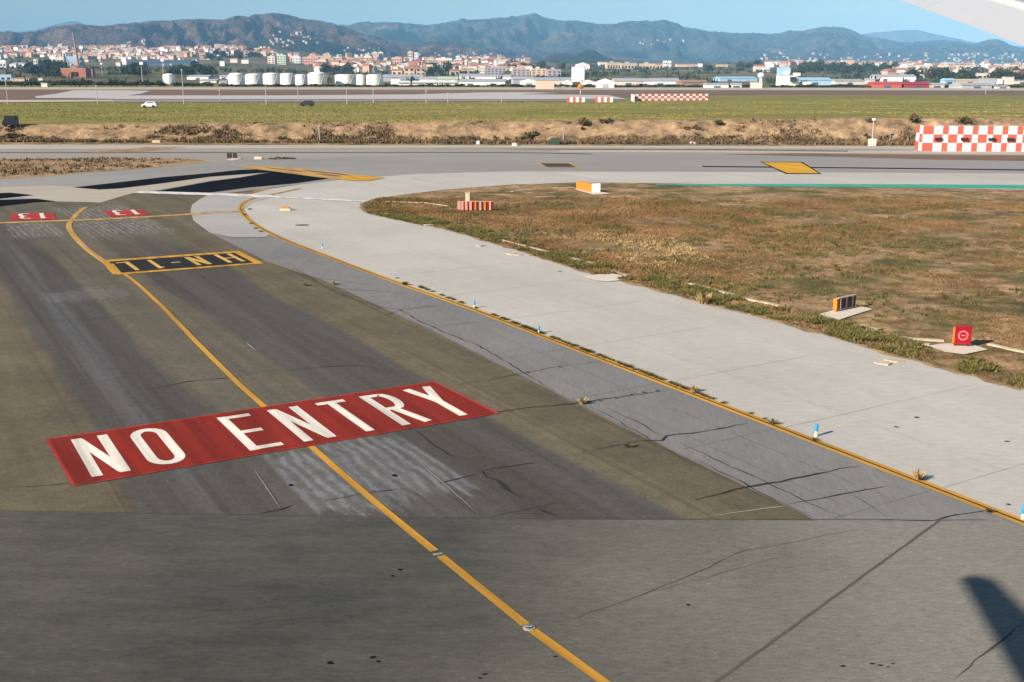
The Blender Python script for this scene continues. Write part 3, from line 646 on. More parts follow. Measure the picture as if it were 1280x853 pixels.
# the two "13" panels
for q, lab, l3, l1 in [(((11.5, 267.3), (67, 266.2), (70, 274.3), (14.5, 275.6)), 'red panel numbered 13 upside down, farther from the yellow centre line', (9.6, 10.9), (11.2, 12.1)),
               (((128.5, 263.4), (178.5, 262.3), (186, 268.6), (137.5, 271.4)), 'red panel numbered 13 upside down, beside the curving yellow line', (17.0, 18.0), (18.35, 19.2))]:
    t = empty('runway_number_marking'); tag(t, lab, 'ground marking')
    mesh('red_field', px_poly(q, 0.048), [(3, 2, 1, 0)], M['red13'], t)
    def bil(x, y, q=q):                                       # x left-right, y near-far over the panel
        a = Vector(at(*q[0])); b_ = Vector(at(*q[1])); c_ = Vector(at(*q[2])); d = Vector(at(*q[3]))
        p = (d.lerp(c_, x)).lerp(a.lerp(b_, x), y); return (p.x * cA + p.y * sA, -p.x * sA + p.y * cA)
    for ch, xa, xb in (('3', 0.20, 0.46), ('1', 0.62, 0.86)):
        stroke_letter('digit', GL[ch], 0.054, M['white'], t, lambda x, y, xa=xa, xb=xb: bil(xa + (xb - xa) * (1 - x), 0.1 + 0.8 * (1 - y)), 0.33)

# cracks and seams, each its own piece
crk = empty('pavement_cracks'); crk['kind'] = 'structure'
def crack(pts, w=0.05, m='crack', z=0.036, j=0.05, taper=True): return ribbon('crack', [at(x, y) for x, y in pts], w, z, M[m], crk, jitter=j, taper=taper)
CR = [([(185, 488), (235, 478), (280, 474), (330, 466)], .05), ([(330, 466), (400, 460), (450, 458), (500, 468)], .03), ([(600, 478), (640, 470), (700, 459), (722, 456)], .05), ([(560, 484), (600, 478)], .04),
      ([(722, 456), (760, 452)], .03), ([(575, 523), (650, 512), (715, 506), (770, 498), (835, 489)], .07), ([(780, 557), (800, 552), (828, 552), (833, 546), (865, 543), (900, 537), (933, 531)], .085), ([(738, 565), (760, 560), (785, 556)], .05),
      ([(868, 627), (895, 620), (935, 610), (975, 604), (1020, 594), (1050, 587), (1075, 584)], .10), ([(985, 632), (1030, 624), (1065, 617), (1110, 609)], .045),
      ([(520, 540), (560, 570), (600, 578)], .05), ([(602, 590), (608, 598), (622, 602), (632, 612), (640, 618), (652, 624)], .13), ([(670, 636), (696, 646)], .10), ([(602, 590), (640, 584), (668, 580)], .07), ([(548, 606), (580, 598), (602, 592)], .05),
      ([(322, 644), (352, 638), (366, 633)], .07), ([(400, 628), (470, 616), (520, 612)], .03), ([(0, 405), (60, 402), (110, 400), (160, 395)], .03), ([(0, 612), (60, 608), (95, 604)], .03), ([(56, 404), (150, 396), (300, 384)], .025),
      ([(358, 330), (395, 352), (420, 366)], .05), ([(420, 366), (470, 384), (500, 388), (520, 400), (560, 418), (600, 434), (640, 458), (700, 494)], .07), ([(500, 388), (540, 384), (560, 381)], .05), ([(480, 396), (500, 388)], .04),
      ([(360, 345), (410, 350), (470, 358)], .03), ([(380, 357), (430, 362), (520, 368)], .04), ([(540, 409), (580, 405), (600, 402)], .03),
      ([(700, 494), (760, 520), (820, 555), (870, 585)], .035), ([(760, 512), (800, 530), (830, 548)], .045), ([(850, 555), (900, 578), (950, 600), (1000, 625), (1060, 652)], .045), ([(870, 575), (920, 600), (970, 628), (1010, 648)], .04), ([(1065, 620), (1085, 632), (1110, 650)], .03),
      ([(1100, 652), (1170, 652), (1195, 645), (1240, 638)], .06), ([(600, 650), (650, 640), (700, 628)], .02)]
for pts, w_ in CR: crack(pts, w_)
crack([(885, 862), (1018, 766), (1175, 651.5)], 0.075, 'tar_faint', 0.038, 0.008, False)
crack([(660, 787), (720, 775), (790, 750), (860, 722), (930, 690), (1000, 678), (1085, 660)], 0.035, 'tar', 0.036, 0.04)
crack([(790, 750), (1000, 690)], 0.02, 'tar', 0.036, 0.04)
crack([(1190, 853), (1240, 812), (1280, 780)], 0.05, 'tar', 0.036, 0.03)
crack([(60, 690), (120, 680), (230, 664)], 0.025, 'tar', 0.036, 0.04)
crack([(0, 639.8), (150, 642.2), (400, 646.2), (700, 649.7), (1020, 651.2), (1235, 651.8)], 0.035, 'seam', 0.039, 0.02, False)
crack([(880, 648), (950, 638), (1000, 632)], 0.05, 'seam_pale', 0.037, 0.02)
crack([(598, 644), (520, 575)], 0.03, 'seam_light', 0.037, 0.01)
crack([(350, 636), (318, 588)], 0.03, 'seam_light', 0.037, 0.012)
crack([(320, 440), (308, 429)], 0.06, 'seam_light', 0.037, 0.01)
crack([(92, 362), (158, 357)], 0.06, 'seam_light', 0.037, 0.02)
# joints of the pale shoulder slabs and the inner strip
for u in (13.5, 19.8, 26.2, 32.6, 39.0, 45.4, 52, 59, 66):
    a = vu(25.4, u); b = vu(35.5 if u < 30 else 33 + (u - 30) * 0.06, u + 0.4)
    ribbon('joint', [a, b], 0.030, 0.016, M['seam_light'], crk, jitter=0.02, step=1.2, taper=False)
for u in (13.5, 19.8, 26.2, 32.6, 39.0, 45.4, 52):
    ribbon('joint', [vu(21.0, u - 0.1), vu(25.0, u)], 0.022, 0.030, M['seam'], crk, jitter=0.02, step=1.0)
for v in (21.9, 23.4): ribbon('joint', [vu(v, 20), vu(v + 0.1, 54)], 0.02, 0.030, M['seam'], crk, jitter=0.02, step=1.0)
for v in (28.2,): ribbon('joint', [vu(v, 10), vu(v - 0.1, 58)], 0.02, 0.016, M['seam_light'], crk, jitter=0.02, step=1.0)
ribbon('joint', [vu(20.55, 20), vu(20.8, 32), vu(21.35, 46), vu(21.4, 60)], 0.03, 0.030, M['seam'], crk, jitter=0.02, step=1.0)
# oil spots
def blob(px, py, rx, ry):
    c = at(px, py); n = 12
    V = [(c[0] + rx * math.cos(2 * math.pi * i / n) * R.uniform(.7, 1.2), c[1] + ry * math.sin(2 * math.pi * i / n) * R.uniform(.7, 1.2), 0.040) for i in range(n)]
    return mesh('oil_spot', V, [tuple(range(n))], M['black'], crk)
for px, py, rx, ry in [(413, 831, .075, .07), (466, 824, .07, .06), (473, 829, .05, .04), (500, 714, .06, .05), (491, 722, .06, .05), (606, 845, .06, .03), (600, 850, .05, .03), (860, 758, .06, .04), (1053, 835, .07, .03), (1090, 832, .06, .03), (1100, 834, .07, .03), (1116, 832, .05, .025), (1110, 836, .04, .02), (694, 823, .05, .03),
                       (1146, 523, .10, .06), (1120, 535, .09, .05), (1258, 553, .1, .04), (1260, 632, .08, .04), (363, 608, .07, .08), (493, 596, .08, .10), (378, 282, .6, .3), (700, 340, .1, .1)]: blob(px, py, rx, ry)

# inset centreline light
t = empty('centreline_light', at(661.5, 787)); tag(t, 'round metal light set into the yellow centre line', 'ground light')
MB().lathe([(0.135, 0.033), (0.13, 0.050), (0.09, 0.058)], 20).build('rim', M['seam_light'], t)
MB().lathe([(0.085, 0.050), (0.075, 0.066), (0.03, 0.070)], 16).build('lens', M['dark'], t)
MB().box(-0.06, 0.06, -0.02, 0.02, 0.066, 0.074).build('lens_slot', M['b_grey'], t)

# ------------------------------------------------------------------ blue edge lights
def edge_light(px, py, label, lean=0.0):
    t = empty('edge_light', at(px, py, 0.012)); t.rotation_euler = (lean, lean * 0.6, 0)
    tag(t, label, 'edge light', 'blue edge lights along the shoulder')
    if px < 700: t.scale = (.85, .85, .85)
    MB().lathe([(0.075, 0.0), (0.075, 0.02), (0.05, 0.03), (0.045, 0.18)], 14).build('base', M['cream'], t, True)
    MB().lathe([(0.052, 0.18), (0.058, 0.19), (0.058, 0.39), (0.05, 0.41)], 14).build('reflector', M['blue'], t, True)
edge_light(1020, 545.5, 'blue topped edge light standing beside the double yellow line, mid shoulder')
edge_light(1278.5, 650, 'blue edge light cut by the picture edge beside the double line')
edge_light(673.5, 417, 'blue edge light where the inner cracked strip begins to narrow', 0.05)
edge_light(593, 385, 'small blue edge light beyond the weed tuft by the double line')
edge_light(403, 311, 'farthest tiny edge light near the bend of the double line')
def cone_box(px, py):
    t = empty('guard_light', at(px, py, 0.012)); tag(t, 'low cream and orange light box alone on the pale corner', 'ground light')
    MB().box(-0.45, 0.45, -0.25, 0.25, 0, 0.16).build('body', M['cream'], t); MB().box(-0.36, 0.36, -0.2, 0.2, 0.16, 0.30).build('top', M['sign_orange'], t)
cone_box(357, 263)

# ------------------------------------------------------------------ signs
def pad(pts, t, dz=0.05):
    n = len(pts); V = px_poly(pts, 0.0) + px_poly(pts, dz)
    o = mesh('concrete_pad', V, [tuple(range(n, 2 * n))[::-1]] + [(i, (i + 1) % n, n + (i + 1) % n, n + i) for i in range(n)], M['pad'])
    return o
tag(pad([(1160, 432), (1180, 429.5), (1212, 429.5), (1235, 437), (1205, 443), (1180, 440)], None), 'pale concrete pad under the red no entry sign', 'concrete pad', None)
tag(pad([(1024, 392.5), (1042, 388), (1076, 383), (1091, 386.5), (1060, 396), (1046, 401)], None), 'pale concrete pad under the orange and brown sign', 'concrete pad')
tag(pad([(717, 236), (724, 238.5), (742, 243.6), (762, 242.5), (756, 240.5), (735, 236)], None), 'pale concrete pad under the orange and white sign', 'concrete pad')
tag(pad([(728, 346), (760, 341), (788, 346), (786, 349), (762, 352), (745, 351)], None), 'pale concrete manhole slab at the verge', 'concrete pad')
tag(pad([(282, 199.5), (296, 197.5), (303, 198.5), (290, 201)], None), 'pale pad under the small dark sign beyond the black bands', 'concrete pad')
# red no entry sign: faces the camera, slightly turned
def sign_empty(px, py, rz): t = empty('taxiway_sign', at(px, py, 0.05), rz); return t
s1 = sign_empty(1201.5, 432.3, math.radians(-8)); tag(s1, 'square red sign with ring and bar on its concrete pad', 'airfield sign')
MB().box(-0.36, 0.36, -0.10, 0.10, 0.10, 0.86).build('cabinet', M['sign_orange'], s1)
MB().box(-0.335, 0.345, -0.115, -0.10, 0.12, 0.84).build('face', M['sign_red'], s1)
fc = s1.children[-1]
ringV = []; ringF = []
for i in range(32):
    a = 2 * math.pi * i / 32
    for r in (0.155, 0.215): ringV.append((0.01 + r * math.cos(a), -0.121, 0.48 + r * math.sin(a)))
for i in range(32): ringF.append((2 * i, 2 * i + 1, (2 * i + 3) % 64, (2 * i + 2) % 64))
mesh('ring', ringV, ringF, M['sign_pink'], s1)
MB().box(-0.08, 0.10, -0.122, -0.117, 0.455, 0.505).build('bar', M['sign_pink'], s1)
for x in (-0.27, 0.27): MB().box(x - 0.03, x + 0.03, -0.04, 0.04, -0.03, 0.10).build('leg', M['dark'], s1)
for z in (0.095, 0.86): MB().box(-0.375, 0.375, -0.12, 0.11, z - 0.012, z + 0.012).build('rim', M['sign_red'], s1)
# orange ended sign with ribbed back
p0 = Vector(at(1045, 391)); p1 = Vector(at(1069, 385.5)); dd = p1 - p0
s2 = empty('taxiway_sign', (p0.x, p0.y, 0.05), math.atan2(dd.y, dd.x)); L2 = dd.length
tag(s2, 'dark ribbed sign back with bright orange end on its pad', 'airfield sign')
MB().box(0.12, L2, 0.0, 0.13, 0.06, 0.62).build('cabinet', M['sign_back'], s2)
MB().box(-0.03, 0.118, -0.03, 0.16, 0.04, 0.64).build('end_cap', M['sign_orange'], s2)
for k in range(3): MB().box(0.26 + k * (L2 - 0.3) / 2.6, 0.32 + k * (L2 - 0.3) / 2.6, -0.06, -0.002, 0.06, 0.63).build('rib', M['sign_rib'], s2)
MB().box(0.12, L2, -0.05, 0.15, 0.622, 0.66).build('cap', M['sign_rib'], s2)
for x in (0.0, L2 - 0.1): MB().box(x, x + 0.07, 0.02, 0.10, -0.03, 0.058).build('leg', M['dark'], s2)
# orange and white sign at the far edge
p0 = Vector(at(720.3, 236.8)); p1 = Vector(at(740, 241.3)); dd = p1 - p0; L3 = dd.length
s3 = empty('taxiway_sign', (p0.x, p0.y, 0.05), math.atan2(dd.y, dd.x))
tag(s3, 'orange sign with white end panel beside the far taxiway', 'airfield sign')
MB().box(0, L3, 0, 0.4, 0.05, 0.80).build('cabinet', M['sign_orange'], s3)
for x in (L3 * 0.33, L3 * 0.66): MB().box(x - 0.03, x + 0.03, -0.02, -0.002, 0.05, 0.80).build('rib', M['b_orange'], s3)
ex = math.atan2(dd.y, dd.x)
c, s_ = math.cos(-ex), math.sin(-ex)
def rot2(x, y): return (x * c - y * s_, x * s_ + y * c)
q0 = (L3 + 0.003, -0.03); q1 = tuple(np.add(q0, rot2(0.85, 0.08))); q2 = tuple(np.add(q1, rot2(-0.1, 0.35))); q3 = (L3 + 0.003, 0.42)
Vq = [(x, y, z) for z in (0.02, 0.86) for x, y in (q0, q1, q2, q3)]
mesh('end_panel', Vq, [(0, 1, 2, 3)[::-1], (4, 5, 6, 7), (0, 1, 5, 4), (1, 2, 6, 5), (2, 3, 7, 6), (3, 0, 4, 7)], M['sign_white'], s3)
# striped sign cluster in the grass
s4 = empty('taxiway_sign', at(572, 263.8)); tag(s4, 'long low sign back with eight dark red and pink ribs in grass', 'airfield sign')
L4 = (at(617, 263.8)[0] - at(572, 263.8)[0])
MB().box(0.05, L4, 0.05, 0.16, 0.10, 0.78).build('cabinet', M['sign_darkred'], s4)
for k, (a, b, mt) in enumerate([(0, .085, 'sign_redside'), (.10, .165, 'sign_redside'), (.205, .275, 'sign_redside'), (.325, .395, 'sign_redside'), (.475, .52, 'sign_orange'), (.60, .66, 'sign_rib'), (.73, .785, 'sign_orange'), (.875, .93, 'sign_redside')]):
    MB().box(a * L4, b * L4, -0.02, 0.048, 0.06, 0.80).build('rib', M[mt], s4)
MB().box(0.0, L4, 0.03, 0.18, 0.785, 0.82).build('cap', M['sign_redside'], s4)
tag(MB().box(-0.19, 0.19, -0.15, 0.15, 0, 1.42).box(-0.22, 0.22, -0.18, 0.18, 1.42, 1.47).build('equipment_cabinet', M['cream']), 'small pale cabinet standing behind the striped sign back', 'cabinet').location = at(584.5, 262.2)
s5 = empty('taxiway_sign', at(285, 198.3, 0.05), math.radians(12)); tag(s5, 'small dark brown sign beyond the black asphalt bands', 'airfield sign')
MB().box(0, 1.25, 0, 0.2, 0.06, 0.72).build('cabinet', M['sign_back'], s5); MB().box(-0.12, -0.003, -0.03, 0.23, 0.04, 0.74).build('end_cap', M['sign_darkred'], s5)
MB().box(0.6, 0.66, -0.03, -0.002, 0.06, 0.72).build('rib', M['sign_rib'], s5)
tag(MB().box(-0.5, 0.5, -0.3, 0.3, 0, 0.35).build('marker_block', M['pad']), 'small pale block to the side of the dark far sign', 'marker').location = at(323, 199.3)

# ------------------------------------------------------------------ checkered blast boards
def check_board(name, p0, p1, h, ncol, nrow, label, first_red=True, cat='blast screen', widths=None):
    p0, p1 = Vector(p0), Vector(p1); d = p1 - p0; L = d.length
    t = empty(name, p0, math.atan2(d.y, d.x)); tag(t, label, cat)
    cw = widths or [L / ncol] * ncol; x = 0
    MB().box(0, L, 0.03, 0.25, 0.0, h + 0.05).build('backing', M['metal'], t)
    rh = h / nrow; cache = {}
    for i in range(ncol):
        for j in range(nrow):
            red = ((i + j) % 2 == 0) == first_red
            key = (round(cw[i], 3), red)
            if key not in cache:
                o = MB().box(0.012, cw[i] - 0.012, 0, 0.03, 0.012, rh - 0.012).build('panel', M['check_red' if red else 'check_white'], t); cache[key] = o.data
            else: o = link('panel', cache[key], None, t)
            o.location = (x, R.uniform(-0.015, 0.0), j * rh)
        x += cw[i]
    return t, L
pa = Vector(at(1152, 189.3, 0)); pb = Vector(at(1560, 190.5, 0)); dirb = (pb - pa).normalized()
wr, ww = 0.86, 1.45
# column widths: red narrow, white wide, measured along the board (23 columns)
k1 = (Vector(at(1173, 189.3)) - Vector(at(1152, 189.3))).length / 21
widths = [];
for i in range(46): widths.append((7.2 if i % 2 == 0 else 11.0) * k1)
widths[0] = 13 * k1
Lb = sum(widths); pb = pa + dirb * Lb
hb = 30.8 / F * pa.y * 1.0
bt, _ = check_board('checkered_screen', pa, pb, hb, 46, 3, 'tall red and white checkered screen at the foot of the bank', True, widths=widths)
# return side of the screen, angled away
ps = Vector(at(1143.5, 186.3, 0)); st_, _ = None, None
d2 = pa - ps; x = 0
for j in range(3):
    for i in range(2):
        red = (i + j) % 2 == 0; Lw = d2.length / 2
        o = MB().box(0.01, Lw - 0.01, 0, 0.04, 0.012, hb / 3 - 0.012).build('side_panel', M['check_red' if red else 'check_white'], bt)
        a0 = math.atan2(dirb.y, dirb.x); a1 = math.atan2(d2.y, d2.x)
        loc = ps + d2.normalized() * (Lw * i); rel = loc - pa
        o.location = (rel.x * math.cos(-a0) - rel.y * math.sin(-a0), rel.x * math.sin(-a0) + rel.y * math.cos(-a0), j * hb / 3); o.rotation_euler = (0, 0, a1 - a0)
for px in (1170, 1202, 1236, 1259, 1281):
    q = (px - 1152) / (1280 - 1152) * (Vector(at(1280, 189.5)) - pa).length
    for dx_ in (-0.35, 0.05, 0.42):
        MB().box(q + dx_, q + dx_ + 0.24, -0.30, -0.02, hb * 0.43, hb * 0.43 + 0.34 + R.uniform(0, .15)).build('lamp', M['dark'], bt)
# smaller boards far off, on the plateau
for x0, x1, r0, r1, n, lab in [(708.5, 731, 121.8, 128.0, 6, 'small red and white barrier, the shorter leftmost one at the meadow edge'), (743.5, 766, 121.8, 128.0, 6, 'small red and white barrier between its twin and the long screen')]:
    a = Vector(at_p(x0, r1)); b = Vector(at_p(x1, r1)); hh = (r1 - r0) / 1467 * a.y
    check_board('barrier', a, b, hh, n, 1, lab, True, 'barrier')
a = Vector(at_p(790, 126.2)); b = Vector(at_p(885, 125.6)); hh = 8.4 / 1467 * a.y
bt2, _ = check_board('checkered_screen', a, b, hh, 24, 3, 'long far red and white checkered screen beyond the meadow', True)
a0 = Vector(at_p(783, 127.2)); dv = a - a0
o = MB().box(0, dv.length, 0, 0.3, 0, hh).build('side_panel', M['check_white'], bt2); o.location = (a0 - a); o.rotation_euler = (0, 0, math.atan2(dv.y, dv.x))
hut = empty('windsock_mast', at_p(725.5, 118)); tag(hut, 'small orange topped mast standing on the far brown strip', 'mast')
MB().tube((0, 0, 0), (0, 0, 2.6), 0.12, 0.08).build('pole', M['b_white'], hut); MB().lathe([(0.9, 2.2), (1.3, 2.9), (0.5, 4.0), (0.1, 4.4)], 10).build('top', M['sign_orange'], hut)

# ------------------------------------------------------------------ far runway and aprons on the plateau
def psheet(name, pts, dz, m):
    V = []
    for x, y in pts: q = at_p(x, y); V.append((q[0], q[1], q[2] + dz))
    return tag(mesh(name, V, [tuple(range(len(pts)))[::-1]], m), kind='structure')
M['far_grey'] = plain('far_runway_asphalt', (0.24, 0.225, 0.22), 0.9, 0.15, 0.05)
M['far_pale'] = plain('far_apron_concrete', (0.46, 0.40, 0.35), 0.9, 0.12, 0.05)
M['far_white'] = plain('far_apron_pale_concrete', (0.46, 0.42, 0.39), 0.9, 0.1, 0.05)
M['far_tan'] = plain('far_perimeter_road', (0.46, 0.38, 0.30), 0.9, 0.12, 0.05)
psheet('far_brown_soil_ground', [(-200, 109.6), (1500, 111.5), (1500, 119.4), (900, 119.2), (640, 126.5), (-200, 128)], 0.05, M['dirt_brown'])
psheet('perimeter_road', [(-200, 109.3), (640, 109.6), (1500, 111.2), (1500, 114), (640, 112.6), (-200, 112.2)], 0.10, M['far_tan'])
psheet('far_strip_soil_ground', [(200, 112.8), (640, 113), (900, 114), (900, 116.2), (640, 115.2), (300, 115.5)], 0.10, M['dirt_far'])
psheet('far_apron', [(44, 121), (70, 118), (92, 113.4), (150, 113.4), (188, 114.2), (176, 118), (160, 120), (350, 120), (520, 118.6), (600, 116.2), (660, 115.9), (700, 116.8), (650, 118.4), (760, 119.6), (785, 124.8), (640, 124.8), (144, 124.6), (96, 123.4), (45, 123.4)], 0.16, M['far_white'])
psheet('far_runway', [(140, 125.0), (640, 125.2), (790, 125.4), (790, 126.4), (640, 127.3), (140, 128.4)], 0.12, M['far_grey'])
psheet('far_strip_pavement', [(-200, 126.3), (0, 125.9), (140, 125.6), (143, 127.6), (0, 128.8), (-200, 129.2)], 0.16, M['far_pale'])

# ------------------------------------------------------------------ vegetation
def in_poly(X, Y, poly):
    n = len(poly); inside = np.zeros(len(X), bool); j = n - 1
    for i in range(n):
        xi, yi = poly[i][:2]; xj, yj = poly[j][:2]
        c = ((yi > Y) != (yj > Y)) & (X < (xj - xi) * (Y - yi) / (yj - yi + 1e-12) + xi); inside ^= c; j = i
    return inside
def vnoise(X, Y, sc, seed=0):
    """cheap value noise on arrays"""
    g = np.random.default_rng(seed).random((257, 257)); x = X * sc + 1000; y = Y * sc + 1000
    xi = np.floor(x).astype(int); yi = np.floor(y).astype(int); fx = x - xi; fy = y - yi
    fx = fx * fx * (3 - 2 * fx); fy = fy * fy * (3 - 2 * fy); a = lambda i, j: g[(xi + i) % 257, (yi + j) % 257]
    return (a(0, 0) * (1 - fx) + a(1, 0) * fx) * (1 - fy) + (a(0, 1) * (1 - fx) + a(1, 1) * fx) * fy
def fbm(X, Y, sc, seed=0, o=4): return sum(vnoise(X, Y, sc * 2 ** k, seed + k) * 0.5 ** k for k in range(o)) / sum(0.5 ** k for k in range(o))
def tufts(name, X, Y, Z, size, m, nb=6, width=0.28, spread=0.6, flat=0.35):
    """each tuft: nb leaning blades of uneven length"""
    n = len(X); X = np.repeat(X, nb); Y = np.repeat(Y, nb); Z = np.repeat(Z, nb); s = np.repeat(size, nb) * rng.uniform(0.5, 1.25, n * nb)
    a = rng.uniform(0, 2 * math.pi, n * nb); b = rng.uniform(0, 2 * math.pi, n * nb); r = rng.uniform(0, spread, n * nb) * s
    bx, by = X + r * np.cos(b), Y + r * np.sin(b); w = width * s * rng.uniform(0.5, 1.3, n * nb)
    tx = bx + np.cos(b) * s * rng.uniform(flat * 0.4, flat * 2, n * nb); ty = by + np.sin(b) * s * rng.uniform(flat * 0.4, flat * 2, n * nb)
    V = np.stack([np.stack([bx - w * np.cos(a), by - w * np.sin(a), Z - 0.02], 1), np.stack([bx + w * np.cos(a), by + w * np.sin(a), Z - 0.02], 1), np.stack([tx, ty, Z + s], 1)], 1).reshape(-1, 3)
    T = np.arange(len(V)).reshape(-1, 3); o = npmesh(name, V, T, m); o['kind'] = 'stuff'; return o
infield = [(90, 24)] + [(p[0], p[1]) for p in p_out] + [(100, p_out[-1][1] + 1)]
N = 210000
X = rng.uniform(-14, 62, N); Y = rng.uniform(28, 106, N)
ok = in_poly(X, Y, infield) & (np.abs(X) < Y * 0.56 + 1); X, Y = X[ok], Y[ok]
padsq = [(at(1200, 435), 1.6), (at(1058, 391), 1.5), (at(741, 240), 2.0), (at(760, 347), 1.0)]
f = fbm(X, Y, 0.16, 3); keep = rng.random(len(X)) < np.clip((f - 0.36) * 5.0 + np.where(Y < 54, 0.35, 0) + np.where(Y > 84, 0.25, 0), 0.04, 1.0) * np.where((X > 14) & (Y > 56) & (Y < 80), 0.55, 1.0)
for (cx, cy, _), rr in padsq: keep &= (X - cx) ** 2 + (Y - cy) ** 2 > rr ** 2
X, Y, f = X[keep], Y[keep], f[keep]
tufts('dry_grass', X, Y, np.zeros(len(X)), 0.035 + 0.09 * f * rng.uniform(0.4, 1.3, len(X)), M['blades'], 6, 0.42, 1.6, 0.7)
# greener clumps
N = 22000; X = rng.uniform(-14, 62, N); Y = rng.uniform(28, 106, N); ok = in_poly(X, Y, infield) & (fbm(X, Y, 0.26, 31) > 0.565); X, Y = X[ok], Y[ok]
for (cx, cy, _), rr in padsq: q = (X - cx) ** 2 + (Y - cy) ** 2 > rr ** 2; X, Y = X[q], Y[q]
tufts('green_weeds', X, Y, np.zeros(len(X)), rng.uniform(0.06, 0.20, len(X)), M['olive'], 12, 0.30, 1.5)
# a golden straw patch
N = 9000; X = rng.uniform(2, 22, N); Y = rng.uniform(60, 92, N); ok = in_poly(X, Y, infield) & (fbm(X, Y, 0.2, 55) > 0.52) & (np.hypot((X - 10) / 9, (Y - 74) / 9) < 1); X, Y = X[ok], Y[ok]
tufts('straw_grass', X, Y, np.zeros(len(X)), rng.uniform(0.05, 0.15, len(X)), M['gold'], 8, 0.35, 1.8, 0.7)
# verge, thicker and greener along the shoulder
def along(poly, n, lo, hi):
    P3 = [Vector(p) for p in poly]; seg = [(b - a).length for a, b in zip(P3, P3[1:])]; tot = sum(seg); xs, ys = [], []
    cum = np.cumsum([0] + seg); tt = rng.uniform(0, tot, n); oo = rng.uniform(lo, hi, n)
    for t_, o_ in zip(tt, oo):
        i = min(len(seg) - 1, int(np.searchsorted(cum, t_, 'right') - 1)); a, b = P3[i], P3[i + 1]; d = (b - a).normalized(); p = a.lerp(b, (t_ - cum[i]) / seg[i])
        xs.append(p.x + d.y * o_); ys.append(p.y - d.x * o_)
    return np.array(xs), np.array(ys)
vX, vY = along(p_out[:15], 28000, 0.1, 2.4)
k = (fbm(vX, vY, 0.7, 77) > 0.47)
for (cx, cy, _), rr in padsq: k &= (vX - cx) ** 2 + (vY - cy) ** 2 > (rr * 0.8) ** 2
vX, vY = vX[k], vY[k]
tufts('verge_grass', vX, vY, np.zeros(len(vX)), rng.uniform(0.05, 0.19, len(vX)), M['blades_green'], 8, 0.34, 1.3, 0.7)
# earth edge between shoulder and grass
ribbon('soil_edge_ground', [(p[0], p[1]) for p in p_out[:19]], 0.45, 0.016, M['bank'], None, jitter=0.12, step=0.6, kind='structure')
# drain kerbs through the grass: broken white lengths
dk = [[(560, 283), (600, 293)], [(668, 311), (700, 320), (735, 328)], [(735, 328), (748, 332)], [(763, 339), (785, 345)], [(862, 355), (900, 365), (940, 376), (962, 380), (992, 388.5)], [(1068, 407), (1100, 417), (1140, 429), (1162, 432)], [(1100, 417), (1135, 424), (1180, 427)], [(1236, 431), (1262, 437), (1290, 443)],
      [(600, 293), (640, 304), (668, 311)], [(640, 240), (690, 235.5), (718, 234.8)], [(480, 252.5), (530, 254), (560, 258)]]
for i, pts in enumerate(dk):
    P3 = [Vector(at(*p)) for p in pts]; wd = 0.13 if i not in (8, 10) else 0.08
    V = []; n = 0
    for j, p in enumerate(P3):
        a = P3[max(0, j - 1)]; b = P3[min(len(P3) - 1, j + 1)]; d = (b - a).normalized(); nn = Vector((-d.y, d.x, 0)) * wd
        V += [p + nn, p - nn, p - nn + Vector((0, 0, 0.06)), p + nn + Vector((0, 0, 0.06))]
    Fc = []
    for j in range(len(P3) - 1):
        b = j * 4; Fc += [(b + 3, b + 2, b + 6, b + 7), (b + 1, b + 5, b + 6, b + 2), (b, b + 3, b + 7, b + 4)]
    Fc += [(0, 1, 2, 3), tuple(4 * (len(P3) - 1) + q for q in (3, 2, 1, 0))]
    mesh('drain_kerb', V, Fc, M['kerb'])['kind'] = 'structure'
for px, py in [(1034, 399), (1092, 412), (1110, 421), (1075, 409), (1118, 452), (1105, 455), (600, 308), (640, 318), (648, 319), (535, 282)]:
    c = at(px, py); n = 9; V = [(c[0] + 0.35 * math.cos(i * .698) * R.uniform(.6, 1.3), c[1] + 0.28 * math.sin(i * .698) * R.uniform(.6, 1.3), 0.07) for i in range(n)]
    V += [(x, y, 0) for x, y, _ in V]; o = mesh('broken_slab', V, [tuple(range(n))] + [(i, i + n, (i + 1) % n + n, (i + 1) % n) for i in range(n)], M['kerb']); o['kind'] = 'structure'

# weed tufts in the joints: individuals
def tuft_mesh(seed, nb, m, tall=1.0, spread=0.5):
    r = np.random.default_rng(seed); V = []; Fc = []
    for i in range(nb):
        a = r.uniform(0, 6.28); q = r.uniform(0, 0.5) ; bx, by = q * math.cos(a), q * math.sin(a); s = r.uniform(0.35, 1.0) * tall; w_ = r.uniform(0.03, 0.09)
        c_, s_ = math.cos(a + 1.57) * w_, math.sin(a + 1.57) * w_; lx = spread * s * math.cos(a) * r.uniform(.3, 1.5); ly = spread * s * math.sin(a) * r.uniform(.3, 1.5)
        b = len(V); V += [(bx - c_, by - s_, -0.02), (bx + c_, by + s_, -0.02), (bx + lx * .5 + c_ * .8, by + ly * .5 + s_ * .8, s * .7), (bx + lx, by + ly, s)]; Fc += [(b, b + 1, b + 2), (b, b + 2, b + 3)]
    me = bpy.data.meshes.new('weed_tuft'); me.from_pydata(V, [], Fc); me.materials.append(m); return me
TG = [tuft_mesh(i, 70, M['scrub' if i % 2 else 'blades_green']) for i in range(4)]; TS = [tuft_mesh(20 + i, 90, M['straw'], 1.2) for i in range(2)]
def weed(px, py, sx, sz, me, lab, z=0.03, sy=None, grp=None):
    o = bpy.data.objects.new('weed_tuft', me); C.objects.link(o); o.location = at(px, py, z); o.scale = (sx, sy or sx, sz); o.rotation_euler = (0, 0, A + math.pi / 2 if sy else R.uniform(0, 6)); return tag(o, lab, 'weed', grp)
weed(507, 356, .32, .22, TG[1], 'round green weed tuft at the double line, near the narrowing')
